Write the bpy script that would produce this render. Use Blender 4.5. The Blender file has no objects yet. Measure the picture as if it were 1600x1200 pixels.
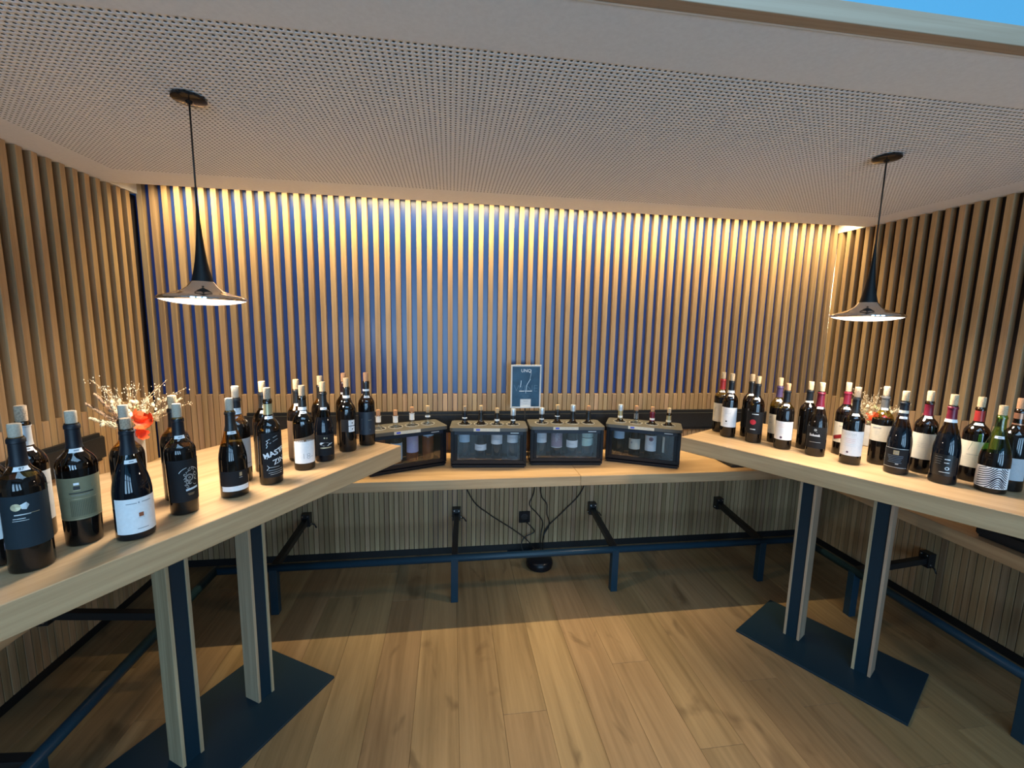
import bpy, bmesh, math, random
import numpy as np
from mathutils import Vector, Matrix
random.seed(7)
sc = bpy.context.scene
COL = sc.collection
PI = math.pi

# ------------------------------------------------------------------ camera
cam_d = bpy.data.cameras.new('camera')
cam_d.sensor_fit = 'HORIZONTAL'; cam_d.sensor_width = 36.0
cam_d.lens = 676.99 / 1600 * 36.0
cam_d.clip_start = 0.02; cam_d.clip_end = 200
cam = bpy.data.objects.new('camera', cam_d); COL.objects.link(cam)
pitch, yaw, roll = 0.13608, -0.14208, 0.020476
cy, sy, cp, sp, cr, sr = math.cos(yaw), math.sin(yaw), math.cos(pitch), math.sin(pitch), math.cos(roll), math.sin(roll)
Rz = np.array([[cy, sy, 0], [-sy, cy, 0], [0, 0, 1]])
Bx = np.array([[1, 0, 0], [0, 0, -1], [0, 1, 0]])
Rx = np.array([[1, 0, 0], [0, cp, -sp], [0, sp, cp]])
Rr = np.array([[cr, -sr, 0], [sr, cr, 0], [0, 0, 1]])
Rw = Rr @ Rx @ (Bx @ Rz)
cm = Matrix.Identity(4)
for i in range(3):
    cm[i][0] = Rw[0][i]; cm[i][1] = -Rw[1][i]; cm[i][2] = -Rw[2][i]
cm[0][3], cm[1][3], cm[2][3] = 0, 0, 1.64
cam.matrix_world = cm
sc.camera = cam

# ------------------------------------------------------------------ world, exposure, daylight
sc.view_settings.view_transform = 'Standard'
sc.view_settings.look = 'None'
sc.view_settings.gamma = 1.0
sc.view_settings.use_curve_mapping = False
sc.view_settings.exposure = 0.03
w = bpy.data.worlds.new('sky'); sc.world = w; w.use_nodes = True
bg = w.node_tree.nodes['Background']
bg.inputs[0].default_value = (0.112, 0.50, 0.93, 1)
bg.inputs[1].default_value = 1.0

DAY = 55.0        # watts of each rear window
SKYL = 56.0       # watts of the roof light
COVE = 66.0       # watts of the cove LED strip
PEND = 14.0        # watts of each pendant lamp
def area(name, loc, rot, sx, sy, energy, col, parent=None, shape='RECTANGLE'):
    l = bpy.data.lights.new(name, 'AREA'); l.shape = shape; l.size = sx; l.size_y = sy
    l.energy = energy; l.color = col
    o = bpy.data.objects.new(name, l); COL.objects.link(o); o.location = loc; o.rotation_euler = rot
    if parent: o.parent = parent
    return o
WINX = (-0.85, 0.5, 1.85)
for x in WINX:
    area('window_daylight', (x, -3.52, 1.50), (PI / 2 + 0.38, 0, 0), 0.8, 2.2, DAY, (0.43, 0.71, 1.0))
area('roof_daylight', (0.5, -0.55, 3.40), (0, 0, 0), 2.6, 1.5, SKYL, (0.43, 0.71, 1.0))
cl = area('cove_light', (0.56, 2.812, 2.455), (0.22, 0, 0), 4.44, 0.02, COVE, (1.0, 0.78, 0.42))
cl.data.spread = math.radians(126)

# ------------------------------------------------------------------ helpers
def S(r, g, b):
    f = lambda c: (c / 255 / 12.92) if c / 255 <= 0.04045 else ((c / 255 + 0.055) / 1.055) ** 2.4
    return (f(r), f(g), f(b))
MATS = {}
def M(name, col, rough=0.5, metal=0.0, spec=None, emit=None, estr=0, coat=0, trans=0, alpha=None):
    if name in MATS: return MATS[name]
    m = bpy.data.materials.new(name); m.use_nodes = True
    b = m.node_tree.nodes['Principled BSDF']
    b.inputs['Base Color'].default_value = (*col, 1)
    b.inputs['Roughness'].default_value = rough
    b.inputs['Metallic'].default_value = metal
    if spec is not None: b.inputs['Specular IOR Level'].default_value = spec
    if emit: b.inputs['Emission Color'].default_value = (*emit, 1); b.inputs['Emission Strength'].default_value = estr
    if coat: b.inputs['Coat Weight'].default_value = coat; b.inputs['Coat Roughness'].default_value = 0.08
    if trans: b.inputs['Transmission Weight'].default_value = trans
    m.diffuse_color = (*col, 1)
    MATS[name] = m
    return m
def wood(name, c1, c2, sc3, rough=0.45, vary=0.25, knots=0.0, bump=0.08, spec=0.35, hue=0.015):
    m = bpy.data.materials.new(name); m.use_nodes = True; MATS[name] = m
    nt = m.node_tree; N = nt.nodes; L = nt.links
    b = N['Principled BSDF']; b.inputs['Roughness'].default_value = rough; b.inputs['Specular IOR Level'].default_value = spec
    tc = N.new('ShaderNodeTexCoord'); oi = N.new('ShaderNodeObjectInfo')
    mul = N.new('ShaderNodeMath'); mul.operation = 'MULTIPLY'; mul.inputs[1].default_value = 37.0
    L.new(oi.outputs['Random'], mul.inputs[0])
    add = N.new('ShaderNodeVectorMath'); add.operation = 'ADD'
    L.new(tc.outputs['Object'], add.inputs[0]); L.new(mul.outputs[0], add.inputs[1])
    mp = N.new('ShaderNodeMapping'); mp.inputs['Scale'].default_value = sc3
    L.new(add.outputs[0], mp.inputs[0])
    n1 = N.new('ShaderNodeTexNoise'); n1.inputs['Scale'].default_value = 1.0; n1.inputs['Detail'].default_value = 6; n1.inputs['Roughness'].default_value = 0.62; n1.inputs['Distortion'].default_value = 0.6
    L.new(mp.outputs[0], n1.inputs['Vector'])
    mp2 = N.new('ShaderNodeMapping'); mp2.inputs['Scale'].default_value = tuple(s * 4.5 if s > 5 else s * 1.6 for s in sc3)
    L.new(add.outputs[0], mp2.inputs[0])
    n2 = N.new('ShaderNodeTexNoise'); n2.inputs['Scale'].default_value = 1.0; n2.inputs['Detail'].default_value = 4
    L.new(mp2.outputs[0], n2.inputs['Vector'])
    mx = N.new('ShaderNodeMix'); mx.data_type = 'FLOAT'; mx.inputs[0].default_value = 0.35
    L.new(n1.outputs['Fac'], mx.inputs[2]); L.new(n2.outputs['Fac'], mx.inputs[3])
    rp = N.new('ShaderNodeValToRGB')
    rp.color_ramp.elements[0].position = 0.36; rp.color_ramp.elements[0].color = (*c2, 1)
    rp.color_ramp.elements[1].position = 0.62; rp.color_ramp.elements[1].color = (*c1, 1)
    L.new(mx.outputs[0], rp.inputs[0])
    hs = N.new('ShaderNodeHueSaturation')
    mr = N.new('ShaderNodeMapRange'); mr.inputs[3].default_value = 1 - vary; mr.inputs[4].default_value = 1 + vary * 0.6
    L.new(oi.outputs['Random'], mr.inputs[0]); L.new(mr.outputs[0], hs.inputs['Value'])
    w2 = N.new('ShaderNodeTexWhiteNoise'); w2.noise_dimensions = '1D'; L.new(oi.outputs['Random'], w2.inputs['W'])
    mr2 = N.new('ShaderNodeMapRange'); mr2.inputs[3].default_value = 0.5 - hue; mr2.inputs[4].default_value = 0.5 + hue
    L.new(w2.outputs['Value'], mr2.inputs[0]); L.new(mr2.outputs[0], hs.inputs['Hue'])
    L.new(rp.outputs[0], hs.inputs['Color'])
    out = hs.outputs[0]
    if knots:
        mp3 = N.new('ShaderNodeMapping'); mp3.inputs['Scale'].default_value = tuple(2.2 if s < 5 else 5.5 for s in sc3)
        L.new(add.outputs[0], mp3.inputs[0])
        n3 = N.new('ShaderNodeTexNoise'); n3.inputs['Scale'].default_value = 1.0; n3.inputs['Detail'].default_value = 3; n3.inputs['Distortion'].default_value = 1.2
        L.new(mp3.outputs[0], n3.inputs['Vector'])
        r3 = N.new('ShaderNodeValToRGB'); r3.color_ramp.elements[0].position = 0.62; r3.color_ramp.elements[1].position = 0.74
        r3.color_ramp.elements[0].color = (0, 0, 0, 1); r3.color_ramp.elements[1].color = (knots, knots, knots, 1)
        L.new(n3.outputs['Fac'], r3.inputs[0])
        mk = N.new('ShaderNodeMix'); mk.data_type = 'RGBA'; mk.inputs[7].default_value = (c2[0] * 0.35, c2[1] * 0.3, c2[2] * 0.28, 1)
        L.new(r3.outputs[0], mk.inputs[0]); L.new(out, mk.inputs[6]); out = mk.outputs[2]
    L.new(out, b.inputs['Base Color'])
    bp = N.new('ShaderNodeBump'); bp.inputs['Strength'].default_value = bump; bp.inputs['Distance'].default_value = 0.002
    L.new(mx.outputs[0], bp.inputs['Height']); L.new(bp.outputs[0], b.inputs['Normal'])
    m.diffuse_color = (*c1, 1)
    return m
def fine(name, col, amp=0.12, scale=60, rough=0.7, bump=0.1):
    m = bpy.data.materials.new(name); m.use_nodes = True; MATS[name] = m
    nt = m.node_tree; N = nt.nodes; L = nt.links; b = N['Principled BSDF']; b.inputs['Roughness'].default_value = rough; b.inputs['Specular IOR Level'].default_value = 0.3
    tc = N.new('ShaderNodeTexCoord'); n = N.new('ShaderNodeTexNoise'); n.inputs['Scale'].default_value = scale; n.inputs['Detail'].default_value = 4
    L.new(tc.outputs['Object'], n.inputs['Vector'])
    rp = N.new('ShaderNodeValToRGB')
    rp.color_ramp.elements[0].position = 0.3; rp.color_ramp.elements[1].position = 0.7
    rp.color_ramp.elements[0].color = (*[c * (1 - amp) for c in col], 1); rp.color_ramp.elements[1].color = (*[min(1, c * (1 + amp)) for c in col], 1)
    L.new(n.outputs['Fac'], rp.inputs[0]); L.new(rp.outputs[0], b.inputs['Base Color'])
    bp = N.new('ShaderNodeBump'); bp.inputs['Strength'].default_value = bump; bp.inputs['Distance'].default_value = 0.001
    L.new(n.outputs['Fac'], bp.inputs['Height']); L.new(bp.outputs[0], b.inputs['Normal'])
    m.diffuse_color = (*col, 1)
    return m
def thinglass(name, tint, gloss=0.06, rough=0.02):
    m = bpy.data.materials.new(name); m.use_nodes = True; MATS[name] = m
    nt = m.node_tree; N = nt.nodes; L = nt.links
    N.remove(N['Principled BSDF']); o = N['Material Output']
    t = N.new('ShaderNodeBsdfTransparent'); t.inputs[0].default_value = (*tint, 1)
    g = N.new('ShaderNodeBsdfGlossy'); g.inputs['Roughness'].default_value = rough
    lw = N.new('ShaderNodeFresnel'); lw.inputs['IOR'].default_value = 1.5
    ge = N.new('ShaderNodeNewGeometry'); mi = N.new('ShaderNodeMapRange'); mi.inputs[3].default_value = 1.5; mi.inputs[4].default_value = 1 / 1.5
    L.new(ge.outputs['Backfacing'], mi.inputs[0]); L.new(mi.outputs[0], lw.inputs['IOR'])
    ad = N.new('ShaderNodeMath'); ad.operation = 'ADD'; ad.inputs[1].default_value = gloss; ad.use_clamp = True
    L.new(lw.outputs[0], ad.inputs[0])
    mx = N.new('ShaderNodeMixShader'); L.new(ad.outputs[0], mx.inputs[0]); L.new(t.outputs[0], mx.inputs[1]); L.new(g.outputs[0], mx.inputs[2])
    L.new(mx.outputs[0], o.inputs['Surface'])
    return m

def mesh_from(name, v, f, smooth=False):
    me = bpy.data.meshes.new(name); me.from_pydata([tuple(map(float, p)) for p in v], [], f); me.update()
    if smooth:
        me.polygons.foreach_set('use_smooth', [True] * len(me.polygons))
    return me
def obj(name, me, mat=None, parent=None, loc=None, rot=None):
    if mat is not None and len(me.materials) == 0:
        for m_ in (mat if isinstance(mat, (list, tuple)) else [mat]): me.materials.append(m_)
    o = bpy.data.objects.new(name, me); COL.objects.link(o)
    if parent: o.parent = parent
    if loc is not None: o.location = loc
    if rot is not None: o.rotation_euler = rot
    return o
def empty(name, loc=(0, 0, 0), rz=0.0):
    o = bpy.data.objects.new(name, None); COL.objects.link(o); o.location = loc; o.rotation_euler = (0, 0, rz); o.empty_display_size = 0.05
    return o
def tag(o, label, cat, group=None):
    o['label'] = label; o['category'] = cat
    if group: o['group'] = group
    return o
def struct(o, label=None, cat=None):
    o['kind'] = 'structure'
    if label: o['label'] = label
    if cat: o['category'] = cat
    return o

def box(x0, x1, y0, y1, z0, z1, bev=0.0, seg=2):
    bm = bmesh.new()
    bmesh.ops.create_cube(bm, size=1)
    for v in bm.verts:
        v.co.x = x0 + (v.co.x + 0.5) * (x1 - x0); v.co.y = y0 + (v.co.y + 0.5) * (y1 - y0); v.co.z = z0 + (v.co.z + 0.5) * (z1 - z0)
    if bev: bmesh.ops.bevel(bm, geom=bm.edges[:], offset=bev, segments=seg, affect='EDGES')
    me = bpy.data.meshes.new('box'); bm.to_mesh(me); bm.free()
    return me
def boxes(lst):
    v = []; f = []
    for (x0, x1, y0, y1, z0, z1) in lst:
        k = len(v)
        v += [(x0, y0, z0), (x1, y0, z0), (x1, y1, z0), (x0, y1, z0), (x0, y0, z1), (x1, y0, z1), (x1, y1, z1), (x0, y1, z1)]
        f += [(k, k + 3, k + 2, k + 1), (k + 4, k + 5, k + 6, k + 7), (k, k + 1, k + 5, k + 4), (k + 1, k + 2, k + 6, k + 5), (k + 2, k + 3, k + 7, k + 6), (k + 3, k, k + 4, k + 7)]
    return mesh_from('boxes', v, f)
def lathe(prof, n=32, smooth=True, capb=True, capt=True):
    v = []; f = []
    for (r, z) in prof:
        for k in range(n):
            a = 2 * PI * k / n; v.append((r * math.cos(a), r * math.sin(a), z))
    m = len(prof)
    for i in range(m - 1):
        for k in range(n):
            k2 = (k + 1) % n
            f.append((i * n + k, i * n + k2, (i + 1) * n + k2, (i + 1) * n + k))
    if capb: f.append(tuple(range(n - 1, -1, -1)))
    if capt: f.append(tuple((m - 1) * n + k for k in range(n)))
    me = mesh_from('lathe', v, f, False)
    if smooth:
        me.polygons.foreach_set('use_smooth', [len(p.vertices) == 4 for p in me.polygons])
        me.set_sharp_from_angle(angle=math.radians(38))
    return me
def tube(path, r, n=10, closed=False, cap=True, radii=None):
    P = [Vector(p) for p in path]; v = []; f = []
    up = Vector((0, 0, 1)); m = len(P); prev = None
    for i, p in enumerate(P):
        t = (P[min(i + 1, m - 1)] - P[max(i - 1, 0)]).normalized()
        if prev is None:
            a = t.cross(up)
            if a.length < 1e-3: a = t.cross(Vector((1, 0, 0)))
        else:
            a = prev - t * prev.dot(t)
        a.normalize(); b = t.cross(a); prev = a
        rr = radii[i] if radii else r
        for k in range(n):
            an = 2 * PI * k / n; v.append(p + (a * math.cos(an) + b * math.sin(an)) * rr)
    for i in range(m - 1):
        for k in range(n):
            k2 = (k + 1) % n; f.append((i * n + k, i * n + k2, (i + 1) * n + k2, (i + 1) * n + k))
    if cap: f.append(tuple(range(n - 1, -1, -1))); f.append(tuple((m - 1) * n + k for k in range(n)))
    me = mesh_from('tube', v, f); me.polygons.foreach_set('use_smooth', [len(p.vertices) == 4 for p in me.polygons])
    return me
def bar(p0, p1, wx, wz):                       # square bar between two points
    p0, p1 = Vector(p0), Vector(p1); t = (p1 - p0).normalized(); up = Vector((0, 0, 1))
    a = t.cross(up)
    if a.length < 1e-3: a = Vector((1, 0, 0))
    a.normalize(); b = a.cross(t)
    v = []
    for p in (p0, p1):
        for s, u in ((-1, -1), (1, -1), (1, 1), (-1, 1)): v.append(p + a * s * wx / 2 + b * u * wz / 2)
    f = [(0, 1, 2, 3), (7, 6, 5, 4), (0, 4, 5, 1), (1, 5, 6, 2), (2, 6, 7, 3), (3, 7, 4, 0)]
    me = mesh_from('bar', v, f)
    bm = bmesh.new(); bm.from_mesh(me); bmesh.ops.recalc_face_normals(bm, faces=bm.faces[:])
    bmesh.ops.bevel(bm, geom=bm.edges[:], offset=0.002, segments=1, affect='EDGES'); bm.to_mesh(me); bm.free()
    return me
def spline(pts, n=8):
    P = [Vector(p) for p in pts]; P = [P[0] * 2 - P[1]] + P + [P[-1] * 2 - P[-2]]; out = []
    for i in range(1, len(P) - 2):
        for k in range(n):
            t = k / n; a, b, c, d = P[i - 1:i + 3]
            out.append(0.5 * ((2 * b) + (c - a) * t + (2 * a - 5 * b + 4 * c - d) * t * t + (3 * b - a - 3 * c + d) * t ** 3))
    out.append(P[-2]); return out
_TXT = {}
def text_verts(s, size, bold=0.0, align='CENTER', shear=0.0):
    key = (s, size, bold, align, shear)
    if key not in _TXT:
        c = bpy.data.curves.new('t', 'FONT'); c.body = s; c.size = size; c.align_x = align; c.align_y = 'CENTER'
        c.resolution_u = 2; c.offset = bold; c.shear = shear
        o = bpy.data.objects.new('t', c); COL.objects.link(o)
        me = bpy.data.meshes.new_from_object(o.evaluated_get(bpy.context.evaluated_depsgraph_get()))
        _TXT[key] = ([tuple(v.co) for v in me.vertices], [tuple(p.vertices) for p in me.polygons])
        bpy.data.objects.remove(o); bpy.data.curves.remove(c); bpy.data.meshes.remove(me)
    return _TXT[key]

# ------------------------------------------------------------------ materials
OAK1, OAK2 = (0.50, 0.335, 0.19), (0.33, 0.20, 0.102)
wood('oak_slat', OAK1, OAK2, (38, 38, 1.3), rough=0.5, vary=0.26, hue=0.008)
wood('oak_slat_top', (0.44, 0.298, 0.160), (0.30, 0.19, 0.094), (38, 38, 1.3), rough=0.4, vary=0.12, hue=0.004)
wood('oak_board', (0.55, 0.37, 0.205), (0.38, 0.235, 0.12), (1.2, 14, 14), rough=0.36, vary=0.03, spec=0.4, hue=0.001)
wood('oak_edge', (0.46, 0.345, 0.225), (0.30, 0.21, 0.13), (38, 38, 1.3), rough=0.5, vary=0.05)
wood('oak_beam', (0.45, 0.36, 0.24), (0.36, 0.27, 0.17), (1.0, 40, 40), rough=0.5, vary=0.05)
wood('oak_floor', (0.305, 0.196, 0.094), (0.185, 0.112, 0.050), (11, 0.8, 11), rough=0.45, vary=0.13, knots=0.6, spec=0.35, hue=0.005)
felt = M('blue_felt', (0.005, 0.045, 0.24), 0.30, spec=0.9)
dark_back = M('dark_backing', (0.018, 0.012, 0.014), 0.7)
plaster = fine('plaster', (0.84, 0.87, 0.905), 0.03, 90, 0.9, 0.05)
white_p = fine('white_paint', (0.80, 0.80, 0.78), 0.03, 40, 0.8, 0.05)
hall_p = fine('hall_paint', (0.24, 0.24, 0.235), 0.03, 40, 0.9, 0.05)
bore_m = M('bore_edge', (0.10, 0.095, 0.09), 0.9)
void_b = M('void_black', (0.03, 0.028, 0.028), 0.9)
navy = fine('navy_powder_coat', (0.0045, 0.020, 0.033), 0.10, 300, 0.5, 0.05)
navyb = fine('navy_rail_coat', (0.010, 0.034, 0.055), 0.10, 300, 0.35, 0.05)
blackm = M('black_metal', (0.012, 0.012, 0.013), 0.35, spec=0.5)
blackp = M('black_plastic', (0.006, 0.0065, 0.009), 0.3, spec=0.3)
leather = fine('black_leather', (0.016, 0.017, 0.019), 0.25, 220, 0.5, 0.25)
steel = M('steel', (0.62, 0.62, 0.62), 0.25, 1.0)
chrome = M('chrome', (0.75, 0.72, 0.70), 0.10, 1.0)
cable_m = M('black_cable', (0.008, 0.008, 0.008), 0.5)
cork_m = fine('cork', (0.50, 0.36, 0.22), 0.28, 260, 0.85, 0.3)
cork_d = fine('cork_stained', (0.36, 0.27, 0.19), 0.35, 260, 0.85, 0.3)
cork_g = fine('cork_synthetic', (0.42, 0.36, 0.28), 0.12, 260, 0.7, 0.1)
cork_o = fine('cork_reddish', (0.45, 0.24, 0.13), 0.2, 260, 0.8, 0.2)
wine = M('dark_wine_glass', (0.006, 0.0045, 0.004), 0.045, spec=0.52)
wine_b = M('blue_black_wine_glass', (0.004, 0.005, 0.008), 0.045, spec=0.52)
rose = M('rose_wine_glass', (0.20, 0.055, 0.020), 0.06, spec=0.6)
gl_amber = thinglass('amber_glass', (0.76, 0.56, 0.22), 0.04)
gl_olive = thinglass('olive_glass', (0.72, 0.64, 0.24), 0.04)
gl_green = thinglass('green_glass', (0.48, 0.70, 0.22), 0.04)
gl_dark = thinglass('smoke_glass', (0.26, 0.19, 0.08), 0.04)
gl_clear = thinglass('clear_glass', (0.88, 0.90, 0.90), 0.02)
gl_pane = thinglass('chiller_pane', (0.90, 0.93, 0.96), 0.03)
gl_window = thinglass('window_pane', (0.97, 0.98, 1.0), 0.0)
def paper(n, c): return fine('paper_' + n, c, 0.04, 120, 0.75, 0.03)
P_white = paper('white', (0.78, 0.78, 0.78)); P_cream = paper('cream', (0.66, 0.60, 0.49)); P_grey = paper('grey', (0.42, 0.44, 0.46))
P_navy = paper('navy', (0.011, 0.021, 0.029)); P_black = paper('black', (0.008, 0.0085, 0.0105)); P_olive = paper('olive', (0.215, 0.195, 0.115))
P_lilac = paper('lilac', (0.52, 0.45, 0.62)); P_brown = paper('brown', (0.16, 0.10, 0.06)); P_mint = paper('mint', (0.50, 0.66, 0.56))
P_plum = paper('plum', (0.30, 0.24, 0.30)); P_blue = paper('pale_blue', (0.50, 0.62, 0.72))
I_black = M('ink_black', (0.02, 0.02, 0.022), 0.6); I_grey = M('ink_grey', (0.30, 0.31, 0.33), 0.6); I_white = M('ink_white', (0.80, 0.82, 0.84), 0.5)
I_gold = M('ink_gold', (0.55, 0.47, 0.30), 0.35, 0.6); I_silver = M('ink_silver', (0.62, 0.65, 0.66), 0.35, 0.5); I_red = M('ink_red', (0.50, 0.02, 0.04), 0.5)
I_dkred = M('ink_dark_red', (0.25, 0.015, 0.02), 0.5); I_rust = M('ink_rust', (0.30, 0.09, 0.04), 0.5); I_blue = M('ink_blue', (0.05, 0.08, 0.55), 0.5); I_pink = M('ink_pink', (0.62, 0.34, 0.36), 0.6)
I_plum = M('ink_plum', (0.10, 0.05, 0.09), 0.6); I_steelb = M('ink_steel_blue', (0.10, 0.16, 0.24), 0.45)
F_navy = M('foil_navy', (0.0045, 0.0075, 0.013), 0.45, 0.0, 0.35); F_black = M('foil_black', (0.010, 0.010, 0.011), 0.35); F_silver = M('foil_silver', (0.62, 0.66, 0.70), 0.28, 0.45)
F_gold = M('foil_gold', (0.42, 0.36, 0.20), 0.3, 0.4); F_plum = M('foil_plum', (0.035, 0.012, 0.02), 0.35); F_red = M('foil_red', (0.36, 0.03, 0.03), 0.35, 0.2)
F_wine = M('foil_wine', (0.15, 0.012, 0.03), 0.32, 0.2); F_purple = M('foil_purple', (0.06, 0.04, 0.11), 0.4); F_copper = M('foil_copper', (0.42, 0.20, 0.12), 0.3, 0.6); F_grey = M('foil_grey', (0.10, 0.10, 0.10), 0.4, 0.3)

# ------------------------------------------------------------------ the setting
YW, XL, XR, ZC = 2.94, -1.815, 2.815, 2.35
DEP = 0.036
YF = -3.6            # rear wall of the hall
# floor: a sub-floor with every plank laid on it
floor = struct(obj('floor', box(XL - 0.05, XR + 0.05, YF, YW + 0.05, -0.06, -0.012), void_b), 'oak plank floor of the tasting corner', 'floor')
PWID = 0.188
plank_lib = {}
x = XL - 0.03; ci = 0
while x < XR + 0.03:
    x1 = min(x + PWID, XR + 0.04)
    y = YF - random.uniform(0, 1.5)
    while y < YW + 0.03:
        ln = random.choice((1.4, 1.9, 2.2))
        a, b = max(y, YF), min(y + ln, YW + 0.03)
        if b - a > 0.05:
            key = (round(x1 - x, 3), round(b - a, 3))
            if key not in plank_lib:
                plank_lib[key] = box(0.0004, key[0] - 0.0004, 0.0004, key[1] - 0.0004, -0.012, 0.0, 0.0006, 1)
            obj('plank', plank_lib[key], MATS['oak_floor'], floor, (x, a, 0))
        y += ln
    x = x1; ci += 1

def ring_holes(nx, ny, p, r, x0, y0, z, depth):
    """perforated plasterboard: every 8 mm hole is a real octagonal bore"""
    ang = np.arange(8) * PI / 4 + PI / 8
    ox, oy = r * np.cos(ang), r * np.sin(ang)
    h = p / 2
    ii, jj = np.meshgrid(np.arange(nx), np.arange(ny), indexing='ij')
    cx = x0 + (ii.ravel() + 0.5) * p; cyy = y0 + (jj.ravel() + 0.5) * p
    n = cx.size
    V = np.zeros((n, 20, 3), np.float32)
    for k, (sx_, sy_) in enumerate(((1, 1), (-1, 1), (-1, -1), (1, -1))):
        V[:, k, 0] = cx + sx_ * h; V[:, k, 1] = cyy + sy_ * h
    V[:, 4:12, 0] = cx[:, None] + ox; V[:, 4:12, 1] = cyy[:, None] + oy
    V[:, 12:20, :2] = V[:, 4:12, :2]
    V[:, :12, 2] = z; V[:, 12:, 2] = z + depth
    # octagon vertex k at 22.5+45k deg; corners 0..3 at 45,135,225,315
    T = []
    for c in range(4):
        a, b = 4 + 2 * c, 4 + 2 * c + 1
        T += [(c, b, a), (c, c, c)][:1]
        nxt = 4 + (2 * c + 2) % 8; c2 = (c + 1) % 4
        T += [(c, nxt, b), (c, c2, nxt)]
    for k in range(8):
        a, b = 4 + k, 4 + (k + 1) % 8
        T += [(a, b, b + 8), (a, b + 8, a + 8)]
    T = np.array(T, np.int32)
    F = (T[None] + (np.arange(n) * 20)[:, None, None]).reshape(-1, 3)
    me = bpy.data.meshes.new('perforated')
    me.vertices.add(n * 20); me.vertices.foreach_set('co', V.ravel())
    me.loops.add(F.size); me.loops.foreach_set('vertex_index', F.ravel())
    me.polygons.add(len(F)); me.polygons.foreach_set('loop_start', np.arange(len(F), dtype=np.int32) * 3)
    me.materials.append(plaster); me.materials.append(bore_m)
    mi = np.zeros((n, len(T)), np.int32); mi[:, 12:] = 1
    me.polygons.foreach_set('material_index', mi.ravel())
    me.update(calc_edges=True); me.validate()
    return me
PX0, PY0, PP = -1.63, 1.238, 0.018
NX, NY = 237, 69
PX1, PY1 = PX0 + NX * PP, PY0 + NY * PP
CE = 2.715     # ceiling edge in front of the cove
ceil = struct(obj('ceiling', boxes([(XL - 0.05, PX0, 1.02, CE, ZC, ZC + 0.0125), (PX1, XR + 0.05, 1.02, CE, ZC, ZC + 0.0125),
                                    (PX0, PX1, 1.02, PY0, ZC, ZC + 0.0125), (PX0, PX1, PY1, CE, ZC, ZC + 0.0125)]), plaster), 'perforated plasterboard ceiling lowered over the corner', 'ceiling')
obj('perforated_board', ring_holes(NX, NY, PP, 0.0041, PX0, PY0, ZC, 0.0125), None, ceil)
obj('acoustic_fleece', box(XL - 0.05, XR + 0.05, 1.02, CE, ZC + 0.0127, ZC + 0.03), void_b, ceil)
obj('cove_upstand', box(XL - 0.05, XR + 0.05, CE - 0.012, CE, ZC + 0.03, 2.52), white_p, ceil)
struct(obj('trim_1', box(XL - 0.05, XR + 0.05, CE - 0.012, YW + 0.06, 2.52, 2.56), white_p), 'white lid closing the light cove', 'cove')
# LED strip in the cove
led = empty('led_strip', (0.56, 2.812, 2.462)); tag(led, 'warm LED strip hidden in the cove along the back wall', 'light strip')
obj('profile', box(-2.22, 2.22, -0.012, 0.012, 0.0, 0.058), steel, led)
# oak fascia of the lowered ceiling, clerestory glazing above it
fa = struct(obj('trim_2', box(XL - 0.05, XR + 0.05, 0.990, 1.0225, ZC - 0.002, ZC + 0.043, 0.001, 1), MATS['oak_beam']), 'oak beam finishing the front edge of the lowered ceiling', 'beam')
struct(obj('trim_3', box(XL - 0.05, XR + 0.05, 1.0230, 1.029, ZC - 0.0015, ZC + 0.010), white_p), 'thin white bead beside the oak ceiling beam', 'trim')
wn = struct(obj('window_4', boxes([(XL - 0.05, XR + 0.05, 0.99, 1.03, 3.36, 3.42)]), blackm), 'clerestory window above the oak beam', 'window')
obj('mullion', boxes([(-0.02, 0.02, 0.998, 1.022, ZC + 0.043, 3.36)]), blackm, wn)
for a, b in ((XL - 0.05, -0.02), (0.02, XR + 0.05)): obj('pane', boxes([(a, b, 1.006, 1.012, ZC + 0.043, 3.36)]), gl_window, wn)
# hall behind the camera
struct(obj('ceiling_hall', boxes([(XL - 0.05, XR + 0.05, YF, -1.35, 3.42, 3.48), (XL - 0.05, XR + 0.05, 0.25, 1.03, 3.42, 3.48), (XL - 0.05, -0.85, -1.35, 0.25, 3.42, 3.48), (1.85, XR + 0.05, -1.35, 0.25, 3.42, 3.48)]), hall_p), 'plain high ceiling of the hall', 'ceiling')
rl = struct(obj('window_5', boxes([(-0.85, -0.80, -1.35, 0.25, 3.44, 3.50), (1.80, 1.85, -1.35, 0.25, 3.44, 3.50), (-0.80, 1.80, -1.35, -1.30, 3.44, 3.50), (-0.80, 1.80, 0.20, 0.25, 3.44, 3.50)]), blackm), 'roof light in the hall ceiling', 'window')
obj('pane', box(-0.80, 1.80, -1.30, 0.20, 3.465, 3.475), gl_window, rl)
rear = []
xs = [XL - 0.05] + sum([[a - 0.62, a + 0.62] for a in WINX], []) + [XR + 0.05]
for i in range(0, len(xs), 2): rear.append((xs[i], xs[i + 1], YF - 0.1, YF, 0, 3.42))
for a in WINX: rear += [(a - 0.62, a + 0.62, YF - 0.1, YF, 0, 0.3), (a - 0.62, a + 0.62, YF - 0.1, YF, 2.9, 3.42)]
struct(obj('wall_rear', boxes(rear), hall_p), 'plain rear wall with tall windows', 'wall')
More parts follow.
